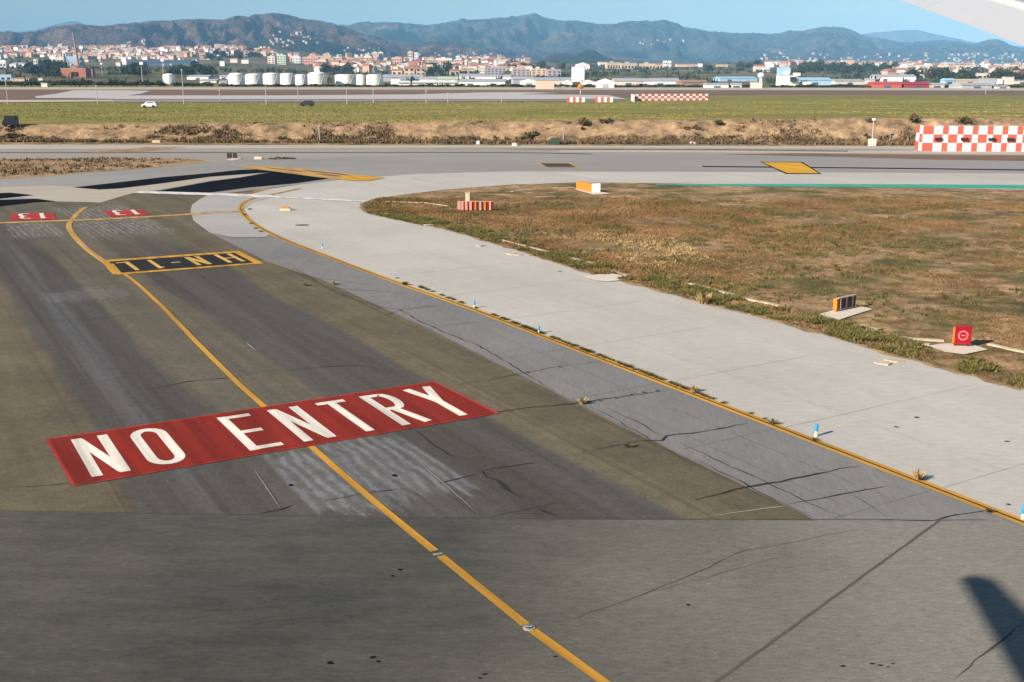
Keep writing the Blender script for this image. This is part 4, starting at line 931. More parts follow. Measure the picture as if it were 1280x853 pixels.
weed(1147, 599, .22, .26, TS[0], 'straw coloured dry tuft standing on the pale shoulder side of the double line')
weed(1150, 600, .20, .14, TG[1], 'low dark weed under the straw coloured tuft')
weed(966, 530, .24, .18, TG[0], 'grey green weed tuft on the double line before the blue light')
weed(1237, 640, .20, .12, TG[1], 'flat dark weed lying across the double line close to the crossing pavement')
weed(1018, 551, .2, .10, TG[1], 'flat brown weed at the foot of the blue light')
weed(880, 380, .55, .55, TS[1], 'tall straw bush at the verge beyond the shoulder', 0)
weed(868, 489, .22, .20, TS[0], 'thin straw tuft at the double line after the long row of weeds')
weed(786, 558, .30, .10, TG[1], 'flat green weed in a crack of the brown asphalt')
weed(728, 505, .22, .22, TS[0], 'straw tuft at the crack corner of the inner strip')
weed(383, 357, .30, .12, TG[0], 'low weed at the dark asphalt edge, farther of two'); weed(418, 356, .26, .18, TS[0], 'straw tuft on the cracked inner strip')
weed(300, 194, .1, .1, TG[0], 'tiny weed by the dark far sign')
grp = 'low weeds growing along the double yellow line'
for i in range(150):
    u = R.uniform(27, 60) if i > 8 else R.uniform(18, 27)
    if i > 70: u = R.uniform(30, 46)
    if i < 40: u = R.choice([34.5, 36, 37.5, 38.8, 40.5, 42, 44, 46.5, 50, 55]) + R.gauss(0, 0.5)
    px, py = project(*vu(25.42, u))
    o = weed(px, py, R.uniform(.10, .17), R.uniform(.04, .11), R.choice(TG), 'low dark weed in the row along the double yellow line', 0.02, R.uniform(.2, .55) * 0.6, grp)
for px, py in [(750, 501), (770, 498), (790, 494), (805, 491), (822, 489), (735, 503), (700, 459), (660, 466)]: weed(px, py, .12, .05, R.choice(TG), 'small flat weed filling the long crack of the inner strip', 0.03, None, 'weeds in the cracks of the inner strip')
for k in range(5):
    px, py = [(314, 280), (320, 286), (326, 290), (306, 269), (312, 262)][k]; weed(px, py, .25, .12, TG[k % 4], 'small weed at the bend of the double yellow line', 0.03, None, 'weeds at the bend')
# dead plants and scrub on the bank
def clump_mesh(seed, n, rx=1.0, rz=0.7, leaf=0.16, hemi=True):
    r = np.random.default_rng(seed); lobes = [(r.uniform(-.5, .5) * rx, r.uniform(-.5, .5) * rx, r.uniform(0.1, 0.5) * rz, r.uniform(.35, .6)) for _ in range(6)]
    V = np.zeros((n * 3, 3))
    for i in range(n):
        lx, ly, lz, lr = lobes[i % 6]; d = r.normal(size=3); d /= np.linalg.norm(d); q = lr * r.uniform(.55, 1.05)
        c0 = np.array([lx + d[0] * q * rx, ly + d[1] * q * rx, max(0.0, lz + d[2] * q * rz)]); 
        for k in range(3): V[i * 3 + k] = c0 + r.normal(size=3) * leaf * 0.75
    V[:, 2] = np.maximum(V[:, 2], -0.02)
    me = bpy.data.meshes.new('foliage'); me.from_pydata(V.tolist(), [], np.arange(n * 3).reshape(-1, 3).tolist()); return me
BUSH = []
for i in range(5):
    me = clump_mesh(100 + i, 150, 1.0, 0.8, 0.2); me.materials.append(M['scrub' if i < 3 else 'scrub_brown']); BUSH.append(me)
def bush(px, s_along, wx, h, k, label, grp=None):
    """on the bank: px column, s 0..1 up the slope"""
    x = (px - 640) / F * 195 * cP; f0 = foot(x); y = f0 + 11 * s_along; x = (px - 640) / F * y * cP * 1.012
    o = bpy.data.objects.new('shrub', BUSH[k]); C.objects.link(o); o.location = (x, y, gz(x, y) - 0.15); o.scale = (wx, wx * 0.8, h); o.rotation_euler = (0, 0, R.uniform(0, 6)); return tag(o, label, 'shrub', grp)
bush(724, .75, 2.0, 1.5, 0, 'dark green shrub high on the bank, the larger of a pair'); bush(758, .8, 1.6, 1.3, 1, 'green shrub hanging over the bank top past its larger neighbour')
bush(660, .35, 1.7, 1.1, 2, 'green shrub low on the sandy bank'); bush(672, .4, 1.5, 1.1, 0, 'green shrub touching its low neighbour on the sandy bank'); bush(18, .35, 2.6, 1.0, 1, 'spreading dark shrub below the dark van')
bush(9, .3, 1.9, .9, 0, 'dark shrub at the picture edge below the dark van'); bush(1141, .85, 1.8, 1.3, 2, 'green shrub above the end of the checkered screen'); bush(1207, .7, 2.0, 1.8, 0, 'green shrub rising over the checkered screen')
bush(1085, .8, 1.4, 1.0, 3, 'brown shrub by the pole on the bank'); bush(870, .6, 1.6, .8, 2, 'lone green shrub halfway up the bank')
n = 0
for i in range(330):
    px = R.uniform(-20, 1180); s_ = R.choice([R.uniform(0.0, 0.3), R.uniform(0.02, 0.35), R.uniform(.2, .95)])
    dens = 0.5 + 0.9 * noise.noise((px * 0.012, 3, 1))
    if s_ > 0.35 and R.random() > dens: continue
    k = R.choice((3, 4, 3, 4, 2)) if s_ < 0.35 else R.randrange(5)
    if px > 900 and s_ > .4 and R.random() < .6: continue
    bush(px, s_, R.uniform(.35, 1.4), R.uniform(.3, .9), k, 'low brown scrub among many at the foot of the bank' if s_ < .35 else 'small scrub clump scattered up the bank', 'scrub at the foot of the bank' if s_ < .35 else 'scrub scattered up the bank')
# fine scrub as a mass, denser at the foot
N = 26000; X = rng.uniform(-130, 130, N); s_ = rng.beta(1.0, 2.6, N); f = fbm(X, s_ * 11, 0.12, 9); k = (f > 0.56) | ((s_ < 0.14) & (f > 0.34)) | ((s_ < 0.36) & (f > 0.44) & (X > -70)); X, s_ = X[k], s_[k]
f0 = 189 - 0.05 * np.clip(X, -110, 110); Yb = f0 + 11 * s_; sm = s_ * s_ * (3 - 2 * s_); Zb = sm * (3.3 + 0.9 * np.clip(X / 86, -1, 1))
tufts('bank_undergrowth', X, Yb, Zb, rng.uniform(0.2, 0.6, len(X)), M['scrub_brown'], 5, 0.30, 1.0)
# meadow clumps on the plateau
N = 36000; X = rng.uniform(-1, 1, N); Yb = 199 + 160 * rng.random(N) ** 1.3; X = X * Yb * 0.5; f = fbm(X * 0.3, Yb, 0.06, 21); k = f > 0.46; X, Yb = X[k], Yb[k]
Zb = 3.3 + 0.9 * np.clip(X / 86, -1, 1) * np.exp(-np.maximum(0, Yb - 190) / 60)
M['meadow'] = blades('meadow_blades', ((0.36, 0.28, 0.10), (0.26, 0.225, 0.065), (0.16, 0.170, 0.040)), 0.05)
tufts('meadow_grass', X, Yb, Zb, rng.uniform(0.03, 0.12, len(X)), M['meadow'], 5, 1.6, 4.5, 1.0)
# dry grass patch on the far side
dp = [at(x, y)[:2] for x, y in [(-60, 203), (0, 199), (130, 198.5), (240, 199.4), (185, 210), (110, 215.5), (50, 220), (0, 223), (-60, 228)]]
N = 9000; X = rng.uniform(-110, -40, N); Y = rng.uniform(105, 160, N); k = in_poly(X, Y, dp) & (fbm(X, Y, 0.25, 5) > 0.42); X, Y = X[k], Y[k]
tufts('dry_patch_grass', X, Y, np.full(len(X), 0.03), rng.uniform(0.1, 0.35, len(X)), M['scrub_brown'], 5, 0.35, 1.0)
for px, py, s_ in [(340, 199.3, .5), (352, 199, .8), (362, 199, .6)]:
    o = bpy.data.objects.new('shrub', BUSH[2]); C.objects.link(o); o.location = at(px, py); o.scale = (s_ * 1.6, s_, s_ * .5); tag(o, 'low green shrub in the short row on the far pavement', 'shrub', 'row of three low shrubs')

# ------------------------------------------------------------------ posts, poles, vehicles
def post(px, r0, r1, label, rad=0.10, top=None, grp=None):
    D = Vector(at_p(px, r1)) if r1 < 149 else None
    if D is None:
        x = (px - 640) / F * 191 * cP; y = foot(x) + 1.2; D = Vector((atd(px, r1, y).x, y, gz(x, y)))
    hh = (r1 - r0) / 1467 * D.y * (1.0 if D.y > 250 else 1.03)
    t = empty('pole', D); tag(t, label, 'pole', grp)
    MB().tube((0, 0, -0.2), (0, 0, hh), rad * 1.3, rad, 8).build('shaft', M['b_lavender'], t)
    MB().box(-rad * 2.2, rad * 2.2, -rad * 2, rad * 2, hh, hh + rad * 3).build('head', M[top or 'b_grey'], t)
pn = [(10, 102, 131), (122, 108, 130), (230, 88, 131), (275, 114, 127), (333, 106, 131), (373, 105, 127), (434, 111, 131), (467, 113, 129), (533, 114, 129), (560, 117, 128), (627, 117, 128), (1232, 104, 118)]
for (px, a_, b_), lab in zip(pn, ['slender pole at the meadow edge nearest the dark van', 'slender pole in front of the pale apron', 'tall slender pole beside the short white storage tank', 'short pole between the tall pole and the big tanks', 'slender pole in front of the first large tank', 'pole before the wide domed tank row',
        'pole in front of the tank with the flat top', 'pole in front of the last storage tank', 'pole before the row of parked trucks', 'short pole past the parked trucks', 'short pole before the long white hall', 'pole before the pale sheds beyond the screen']): post(px, a_, b_, lab, 0.10)
post(399.5, 157, 176, 'thin grey pole standing on the bank, by itself', 0.07); post(704, 163, 181, 'thin grey pole at the bank foot under the green shrubs', 0.07)
post(1090, 152, 181, 'pale pole with white base by the brown scrub', 0.10, 'sign_white'); post(1112, 166, 180, 'short thin pole near the end of the checkered screen', 0.05); post(1250, 149, 160, 'thin pole seen above the checkered screen', 0.05)
def low_box(name, px, py, sx, sy, sz, m, lab, cat):
    o = MB().box(-sx / 2, sx / 2, -sy / 2, sy / 2, 0, sz).gable(-sx / 2 - .02, sx / 2 + .02, -sy / 2 - .02, sy / 2 + .02, sz + .003, sz + .1).build(name, M[m]); o.location = at(px, py); return tag(o, lab, cat)
low_box('marker_block', 597.5, 180.5, .5, .4, .5, 'b_white', 'small white block at the bank foot', 'marker'); low_box('marker_block', 1090, 182.5, 1.1, .8, 1.1, 'b_cream', 'pale concrete block at the base of the pale pole', 'marker')
low_box('equipment_cabinet', 693, 181, 1.4, .8, 1.0, 'dark_green', 'dark green cabinet at the bank foot', 'cabinet'); low_box('marker_block', 865, 180.5, 1.0, .6, .35, 'b_white', 'white slab lying at the bank foot', 'marker')
low_box('marker_block', 196, 178.7, 1.4, .8, .4, 'b_tan', 'pale low block at the bank foot below the white car', 'marker'); low_box('marker_block', 643, 182.5, .8, .5, .4, 'b_cream', 'small cream stone by the dark cabinet', 'marker')
def vehicle(loc, L, body, label, rz=0.0, van=False, cat='car'):
    t = empty('parked_car' if not van else 'parked_van', loc, rz); tag(t, label, cat); h = 1.9 if van else 1.45; wv = 1.8
    prof = [(-.5, .3), (-.5, .75), (-.44, .86), (-.30, .95), (-.17, h), (.36, h), (.48, .98), (.5, .85), (.5, .3)] if not van else [(-.5, .3), (-.5, .85), (-.42, 1.05), (-.30, h - .05), (-.26, h), (.46, h), (.5, h - .15), (.5, .3)]
    V = [(x * L, s * wv / 2 * (0.88 if z > 1.0 else 1), z) for s in (-1, 1) for x, z in prof]; n = len(prof)
    mesh('body', V, [tuple(range(n)), tuple(range(n, 2 * n))[::-1]] + [(i, i + n, (i + 1) % n + n, (i + 1) % n) for i in range(n)], M[body], t)
    for s in (-1, 1):
        y = s * (wv / 2 * 0.88 + 0.045); MB().box(-.14 * L, .33 * L, min(y, y + .02 * s), max(y, y + .02 * s), 1.0, h - .12).build('side_window', M['glass'], t)
        for x in (-.31, .31): MB().tube((x * L, s * (wv / 2 - .16), .33), (x * L, s * (wv / 2 + .03), .33), .33, n=14).build('wheel', M['rubber'], t)
    for s in (-.6, .6): MB().box(-.5 * L - .03, -.5 * L, s - .15, s + .15, .6, .75).build('headlight', M['sign_white'], t)
_x = atd(13.5, 158, 202).x; pv = (_x, 202, gz(_x, 202)); vehicle(pv, 2.6 if False else 2.7, 'dark', 'dark van with pale front parked on top of the bank', 0.35, True, 'van')
vehicle(at_p(187, 134.6), 3.6, 'sign_white', 'small white car parked on the meadow by itself', 0.1); vehicle(at_p(384, 133), 3.6, 'dark', 'dark car with pale nose parked on the meadow', 0.05)

# ------------------------------------------------------------------ buildings
def ground_pt(px, row):
    D = city_D(px, row); x = atd(px, row, D).x; return x, D, gz(x, D)
def msize(px0, px1, row0, row1, D): return (px1 - px0) * D * cP / F, (row1 - row0) * D / 1467.0
seen_pos = []
def building(name, x0, x1, r0, r1, col, label, cat='building', roof='flat', depth=None, bands=0, rz=None, group=None):
    pxm = (x0 + x1) / 2; x, y, z = ground_pt(pxm, r1); wd, hh = msize(x0, x1, r0, r1, y); dp_ = depth or min(wd, 16 + wd * 0.25)
    rz = R.uniform(-0.12, 0.12) if rz is None else rz
    t = empty(name, (x, y + dp_ / 2, z), rz); tag(t, label, cat, group)
    z0 = -3.0
    if roof == 'flat':
        MB().box(-wd / 2, wd / 2, -dp_ / 2, dp_ / 2, z0, hh).build('wall', M['b_' + col], t)
        MB().box(-wd / 2 - .2, wd / 2 + .2, -dp_ / 2 - .2, dp_ / 2 + .2, hh, hh + .5).build('roof', M['roof_flat'], t)
        if wd > 12: MB().box(-wd * .2, wd * .05, -2, 3, hh + .5, hh + 2.6).build('stair_head', M['b_' + col], t)
    elif roof == 'gable':
        MB().box(-wd / 2, wd / 2, -dp_ / 2, dp_ / 2, z0, hh * .66).build('wall', M['b_' + col], t)
        MB().gable(-wd / 2 - .3, wd / 2 + .3, -dp_ / 2 - .3, dp_ / 2 + .3, hh * .66 + .01, hh).build('roof', M['b_white' if col != 'brick' else 'roof_tile'], t)
        MB().box(-wd * .18, wd * .18, -dp_ / 2 - .12, -dp_ / 2 - .02, 0, hh * .42).build('door', M['b_grey'], t)
    elif roof == 'shed':
        MB().box(-wd / 2, wd / 2, -dp_ / 2, dp_ / 2, z0, hh * .62).build('wall', M['b_' + col], t)
        MB().gable(-wd / 2 - .4, wd / 2 + .4, -dp_ / 2 - .4, dp_ / 2 + .4, hh * .62 + .01, hh, 'x').build('roof', M['b_grey' if col in ('white', 'bright', 'cream') else 'b_' + col], t)
        nd = max(1, int(wd / 14))
        for i in range(nd):
            q = -wd / 2 + wd * (i + .5) / nd; MB().box(q - 2, q + 2, -dp_ / 2 - .12, -dp_ / 2 - .02, 0, hh * .38).build('door', M['b_grey' if i % 3 else 'b_navy'], t)
    elif roof == 'tile':
        MB().box(-wd / 2, wd / 2, -dp_ / 2, dp_ / 2, z0, hh * .75).build('wall', M['b_' + col], t)
        MB().gable(-wd / 2 - .4, wd / 2 + .4, -dp_ / 2 - .4, dp_ / 2 + .4, hh * .75 + .01, hh, 'x').build('roof', M['roof_tile'], t)
    for k in range(bands):                                    # rows of windows, one piece a window
        zz = hh * (k + .45) / (bands + .3); nw = max(2, int(wd / 5))
        for i in range(nw):
            q = -wd / 2 + wd * (i + .5) / nw; MB().box(q - wd / nw * .28, q + wd / nw * .28, -dp_ / 2 - .06, -dp_ / 2 + .05, zz - hh / bands * .2, zz + hh / bands * .2).build('window', M['glass'], t)
    return t
B = []
# (x0,x1,top,bottom,colour,roof,window rows,what)
BT = """335 344 71 80 cream flat 3|cream block above the first storage tank
347 358 69 81 green flat 4|pale green tower block beside the cream block
366 376 71 79 white flat 2|white block at the start of the pink row
378 398 72 82 pink flat 3|long salmon pink apartment block over the tank row
402 417 73 81 pink flat 2|salmon pink apartment block, second in the pink row
418 428 71 80 peach flat 3|pale pink block standing taller in the pink row
429 441 72 80 pink flat 2|pink block just past the taller pale pink one
443 453 71 80 peach flat 3|faded pink block where the pink row ends
455 465 70 81 cream flat 3|cream block below the tall cream tower
466 472 65 74 cream flat 3|tall cream tower block, first of two close together
473 479 65 74 cream flat 3|tall cream tower block, second of two close together
480 489 75 81 cream tile 0|cream block with tiled roof beside the twin towers
490 503 72 80 pink flat 2|rose block between the twin towers and the dark red one
510 516 65 76 peach flat 3|narrow peach tower behind the dark red block
518 523 66 77 white flat 3|narrow white tower beside the peach tower
514 531 75 82 crimson flat 1|wide dark red block under the narrow towers
532 543 73 81 peach flat 2|peach block past the dark red one
545 566 73 82 cream flat 2|long cream block in the middle of the town
570 575 70 79 white flat 3|first of three white towers in a row
577 583 70 79 cream flat 3|middle one of three white towers in a row
585 590 71 79 white flat 3|last of three white towers in a row
565 590 78 83 cream flat 1|low cream block in front of the three towers
592 606 73 80 cream flat 2|cream block between the three towers and the red block
608 620 73 81 red flat 2|bright red block beside the long orange one
622 641 75 81 orange flat 1|long orange block near the middle of the town
600 607 83 93 cream flat 3|cream end block of the striped brown building
608 632 84 93 lavender flat 3|brownish apartment block with rows of dark windows
490 503 86 96 peach tile 1|peach villa block above the grey warehouse
505 518 83 96 peach tile 2|largest peach villa block over the warehouses
520 532 84 95 tan tile 2|tan villa block beside the largest peach one
533 541 81 91 peach flat 2|peach block with flat top, uphill of the tan villa
562 574 87 95 tan tile 1|tan villa block over the white hall
576 585 85 92 peach tile 1|small peach villa block by the brownish apartments
586 593 85 92 cream tile 1|small cream villa block by the brownish apartments
643 650 78 84 orange flat 1|small orange block at the end of the red row
648 656 83 90 pink flat 1|small pink block above the lavender apartments
657 670 81 86 navy flat 0|dark block with white roof on the field edge
640 662 87 96 lavender flat 3|lavender apartment block, nearer the brownish one
664 683 87 96 peach flat 3|peach and lavender block beside its lavender neighbour
684 701 88 96 lavender flat 2|lavender block closest to the white cube building
720 737 78 87 white gable 0|white arched building behind the cube building
748 757 77 82 white tile 0|white house alone on the field ridge
758 775 78 86 tan flat 1|tan block on the field ridge, nearer the arched building
776 796 79 86 tan flat 1|second tan block on the field ridge
800 820 80 87 tan flat 1|third tan block, on the ridge next to the white pair
821 828 79 86 peach tile 1|peach house beside the white pair of towers
829 834 76 85 white flat 2|white tower on the ridge, first of a pair
835 839 76 86 white flat 2|white tower on the ridge, second of a pair
846 860 80 84 peach tile 0|long peach house on the middle of the ridge
862 872 80 84 tan tile 0|tan house on the ridge past the long peach one
873 878 80 84 bright flat 0|tiny bright white house on the ridge
897 910 80 84 tan tile 0|tan house by itself at the end of the ridge
944 957 81 90 cream tile 1|cream hillside house beneath a round roof
945 962 85 90 white flat 1|low white wing in front of the cream hillside house
1122 1140 84 92 white flat 2|white terrace block uphill of the red warehouse
1139 1147 88 95 tan tile 1|tan house behind the red warehouse roof
1148 1156 87 95 peach tile 1|peach house behind the red warehouse roof
1157 1168 91 98 white tile 0|white house in the trees past the peach house
1164 1173 86 93 peach flat 2|peach block above the white house in the trees
1174 1184 90 96 white flat 0|white block before the long hillside terrace
1180 1192 84 90 white flat 1|white hillside terrace, its first stepped block
1193 1212 84 91 cream flat 1|wide stepped white hillside terrace
1194 1212 88 96 bright flat 1|bright white block at the front of the stepped terrace
1222 1234 92 99 cream flat 1|cream block past the stepped terrace
1236 1244 93 99 white flat 1|white block next to the pale blue one
1245 1256 94 100 blue flat 1|pale blue block high over the sheds
1258 1266 93 99 cream flat 1|cream block below the far peach houses
1266 1284 90 98 orange tile 1|orange roofed block at the edge of the town
0 8 75 84 white flat 1|white block at the very edge of the picture on the slope
12 20 78 84 bright shed 0|small bright shed on the slope near the edge
21 32 78 82 white shed 0|long white shed beside the small bright one
42 48 74 82 green flat 2|pale green block among the sheds on the slope
54 60 79 84 cream tile 0|cream house above the dark trees
62 70 71 78 bright flat 1|bright white block left of the cream cube
71 80 72 80 cream flat 1|cream cube block by the brick works chimney
81 99 71 79 blue shed 0|long blue roofed hall behind the chimney
152 158 72 81 bright flat 0|tall bright white block past the chimney
145 151 77 83 cream tile 0|cream house next to the tall bright block
106 111 74 78 cream tile 0|cream house just past the chimney
122 126 71 77 white flat 1|white narrow block past the chimney
240 246 75 83 bright flat 0|rounded white block before the dark blue hall
275 281 77 83 white flat 0|small white block at the dark hall
288 297 73 79 cream tile 0|cream house over the dark wood
302 311 74 80 white tile 0|white house over the dark wood
0 14 94 101 blue flat 1|lavender blue building at the picture edge
14 37 97 102 tan tile 0|long low tan building behind the hedge
48 53 97 101 white tile 0|white hut behind the hedge by the dark trees
52 60 105 109 cream flat 0|pale hut in front of the hedge
715 731 84 102 bright flat 0|tall white cube building over the sheds"""
WH = """160 240 75 83 navy shed|very long dark blue hall below the hillside houses
82 100 76 82 grey shed|grey hall with rows of doors behind the brick ruin
234 261 94 100 white shed|long white shed between the short tank and the large ones
250 271 99 104 cream shed|low cream shed in front of the long white one
274 284 94 99 white shed|small white shed touching the first large tank
274 283 101 105 cream shed|tiny cream shed at the foot of the first large tank
478 528 93 102 grey shed|wide grey warehouse past the last tank
488 500 99 107 bright flat|bright white cube in front of the grey warehouse
524 545 96 104 white shed|white warehouse behind the parked trucks
546 572 96 104 green shed|pale green warehouse beside the white one
574 606 92 100 white shed|white warehouse uphill of the great white hall
574 632 99 108 bright shed|great bright white hall near the hedge
607 640 93 100 white shed|long white warehouse behind the great hall
640 666 96 105 grey shed|grey roofed warehouse next to the great hall
650 672 99 107 bright gable|bright white gabled shed past the great hall
667 714 97 106 cream shed|long cream warehouse before the cube building
703 716 100 109 bright gable|small bright gabled shed below the cube building
727 744 100 108 bright gable|bright gabled shed just past the cube building
746 768 98.5 110 bright gable|largest bright gabled shed of the three
768 802 98 108 cream shed|long cream warehouse past the gabled sheds
803 850 98 108 white shed|long white warehouse before the brown one
851 884 100 109 brown shed|brown roofed warehouse at the end of the long white one
883 911 104 110 bright shed|low bright shed in front of the brown warehouse
915 927 104 110 white shed|short white shed beside the low bright one
898 946 96 102 blue shed|long blue roofed warehouse behind the low sheds
940 953 104 111 cream flat|cream block at the hedge under the domed tower
1000 1040 97 107 blue shed|light blue warehouse beside the terminal building
1005 1013 103 108 bright flat|bright little cube before the light blue warehouse
1041 1080 99 106 cream shed|long cream warehouse past the light blue one
1083 1094 98 105 bright shed|small bright shed before the red warehouse
1093 1128 102 110 red shed|red front of the great red warehouse
1129 1162 102.5 110 crimson shed|dark red rear of the great red warehouse
1096 1146 93 102 bright shed|long white hall behind the red warehouse
1162 1181 104 110 cream shed|cream shed past the dark red warehouse
1180 1193 98 105 blue shed|small blue warehouse below the stepped white terrace
1194 1229 99 105 peach shed|long peach warehouse beside the small blue one
1201 1239 104 111 grey shed|pale grey warehouse with a low roof near the hedge
1229 1245 99 106 grey flat|grey cube shaped warehouse next to a bright one
1245 1253 99 106 bright flat|bright white cube beside the grey one
1256 1267 97 106 cream flat|tall cream cube near the picture edge
1244 1262 107 111 white shed|low white shed at the hedge near the picture edge
1266 1290 99 105 cream shed|long cream shed cut by the picture edge"""
for ln in BT.split('\n'):
    a, lab = ln.split('|'); q = a.split(); building('apartment_block' if int(q[6]) > 1 else 'house', float(q[0]), float(q[1]), float(q[2]), float(q[3]), q[4], lab, 'apartment block' if int(q[6]) > 1 else 'house', q[5], None, int(q[6]))
for ln in WH.split('\n'):
    a, lab = ln.split('|'); q = a.split(); building('warehouse', float(q[0]), float(q[1]), float(q[2]), float(q[3]), q[4], lab, 'warehouse', q[5])
# tanks
def tank(x0, x1, r0, r1, lab, dome=0.12):
    x, y, z = ground_pt((x0 + x1) / 2, r1); wd, hh = msize(x0, x1, r0, r1, y); r = wd / 2
    t = empty('storage_tank', (x, y + r, z)); tag(t, lab, 'storage tank')
    hs = hh * (1 - dome)
    MB().lathe([(r, -1), (r, hs)], 40).build('shell', M['b_bright'], t, False)
    MB().lathe([(r * 1.005, hs + .01), (r * .85, hs + hh * dome * .55), (r * .5, hs + hh * dome * .9), (0.3, hh)], 40).build('roof', M['b_white'], t, True)
    for zz in (hs * .33, hs * .66): MB().lathe([(r + .02, zz), (r + .14, zz + .05), (r + .02, zz + .1)], 40).build('stiffener', M['b_cream'], t)
    MB().tube((r * .5, -r * .87 - .3, 0), (r * .85, -r * .55 - .35, hs), .35).build('stair', M['b_grey'], t)
for a in [(202, 217, 92, 105.5, 'short white tank standing apart from the others', .2), (283, 304, 91, 106, 'wide tank with domed roof, first of the large ones', .25), (304, 326, 92, 105.5, 'greyer tank directly behind the first domed one', .2), (327, 348, 91, 106.5, 'white tank in the middle of the farm beside the twin', .15), (349, 367, 91.5, 106, 'narrower white tank pairing with its wider twin', .12),
          (368, 382.5, 93, 106.5, 'smaller white tank before the widest pair', .1), (383, 407, 90, 107.5, 'largest white tank of the farm', .2), (417, 444, 93, 107.2, 'widest flat topped tank past the gap', .08), (445, 456, 93, 107.4, 'narrowest tank of the farm', .08), (457, 478, 93, 107.6, 'last white tank before the warehouses', .08)]: tank(*a)
# brick ruin and leaning chimney
t = building('brick_works', 76, 106, 86, 97.5, 'brick', 'ruined red brick works with a dark gap in its wall', 'ruin', 'flat')
x, y, z = ground_pt(91, 97.5); MB().box(-2.5, 4, -12.2, -8.2, 1.5, 6).build('dark_opening', M['dark'], t)
building('brick_works', 106.5, 116, 87, 96, 'brick', 'red brick annex beside the chimney', 'ruin', 'flat')
x, y, z = ground_pt(104, 97); wd, hh = msize(0, 1, 42, 97, y)
t = empty('brick_chimney', (x - 0.6, y - 6, z)); tag(t, 'tall slender brown brick chimney beside the ruined works', 'chimney')
tl = -2.6 * 1.5
MB().tube((0, 0, -2), (tl, 0, hh), 1.55, .75, 14).build('shaft', M['b_brown'], t); MB().tube((tl, 0, hh), (tl - .03, 0, hh + .6), .95, .95, 12).build('cap', M['b_brick'], t)
# terminal building and tower
t = building('control_building', 975, 998, 95, 107.5, 'bright', 'white control building with blue glazed tower', 'control tower', 'flat', None, 0, 0.0)
x, y, z = ground_pt(986, 107.5); wd, hh = msize(976, 990, 82, 95, y); w2, h2 = msize(975, 998, 95, 107.5, y)
MB().box(-w2 * .45, w2 * .15, 0, 8, h2 + .5, h2 + hh * .8).build('tower', M['b_blue'], t); MB().box(-w2 * .2, w2 * .1, 1, 7, h2 + hh * .8, h2 + hh * 1.05).build('lookout', M['b_grey'], t)
MB().box(0, w2 * .32, -9.5 + 1, -8 + 1.2, h2 * .45, h2 * .9).build('window', M['glass'], t); MB().box(w2 * .3, w2 * .52, -9, 0, h2, h2 + 2).build('stair_head', M['b_bright'], t)
x, y, z = ground_pt(951, 106); wd, hh = msize(947, 956, 91, 106, y); t = empty('water_tower', (x, y, z)); tag(t, 'white round topped tower before the terminal building', 'water tower')
MB().tube((0, 0, -1), (0, 0, hh * .55), wd * .22, wd * .22, 14).build('shaft', M['b_white'], t); MB().lathe([(wd * .25, hh * .55), (wd * .48, hh * .65), (wd * .5, hh * .85), (wd * .3, hh * .98), (.2, hh)], 18).build('tank', M['b_bright'], t, True)
# trucks in a row
for i, px in enumerate([502, 507, 511, 519, 524, 529, 534, 539, 545, 551, 557, 562, 567]):
    x, y, z = ground_pt(px, 107.6); t = empty('parked_truck', (x, y - 4, z)); tag(t, 'white truck in the row parked before the warehouses', 'truck', 'white trucks parked before the warehouses')
    MB().box(-1.25, 1.25, -2, 5, .9, 3.3).build('trailer', M['b_bright'], t); MB().box(-1.15, 1.15, -4.2, -2.1, .5, 2.6).build('cab', M['b_white'], t); MB().box(-1.0, 1.0, -4.26, -4.2, 1.5, 2.3).build('windscreen', M['glass'], t)
    for s in (-1, 1): MB().tube((s * .9, -3, .5), (s * 1.2, -3, .5), .5, n=10).build('wheel', M['rubber'], t)
tag(MB().box(-5, 5, -2, 2, 0, 3.4).gable(-5.1, 5.1, -2.1, 2.1, 3.41, 4.4, 'x').build('hut', M['b_peach']), 'pink roofed hut on the perimeter road', 'hut').location = at_p(681, 111.5)
# masts with lamp heads
for px, r0, r1, lab in [(178.5, 81, 107, 'floodlight mast with white head before the dark trees'), (205, 77, 105, 'thin mast standing over the short white tank'), (128, 81, 96, 'pale pylon in the field past the brick works'), (445, 84, 107, 'thin mast at the tank farm'), (402, 55, 97, 'thin tall mast over the largest tank') ][:4]:
    x, y, z = ground_pt(px, r1); wd, hh = msize(0, 1, r0, r1, y); t = empty('mast', (x, y, z)); tag(t, lab, 'mast')
    MB().tube((0, 0, -1), (0, 0, hh), .35, .22, 8).build('shaft', M['b_lavender'], t); MB().box(-1.2, 1.2, -.6, .6, hh, hh + 1.8).build('lamp_head', M['b_bright'], t)
# hillside houses: individuals with shared meshes
HM = {}
def house_meshes(col, k):
    key = (col, k)
    if key not in HM:
        r = random.Random(k * 7 + 1); wd, dp_, hh = r.uniform(.8, 1.3), r.uniform(.7, 1.1), r.uniform(.6, 1.0)
        a = MB().box(-wd / 2, wd / 2, -dp_ / 2, dp_ / 2, -.5, hh * .7); me = bpy.data.meshes.new('wall'); me.from_pydata(a.V, [], a.F); me.materials.append(M['b_' + col])
        b = MB()
        if k % 3 == 0: b.box(-wd / 2 - .02, wd / 2 + .02, -dp_ / 2 - .02, dp_ / 2 + .02, hh * .7, hh * .74)
        else: b.gable(-wd / 2 - .04, wd / 2 + .04, -dp_ / 2 - .04, dp_ / 2 + .04, hh * .7 + .001, hh * .95, 'x' if k % 3 == 1 else 'y')
        mb = bpy.data.meshes.new('roof'); mb.from_pydata(b.V, [], b.F); mb.materials.append(M['roof_flat'] if k % 3 == 0 else M['roof_tile'])
        HM[key] = (me, mb)
    return HM[key]
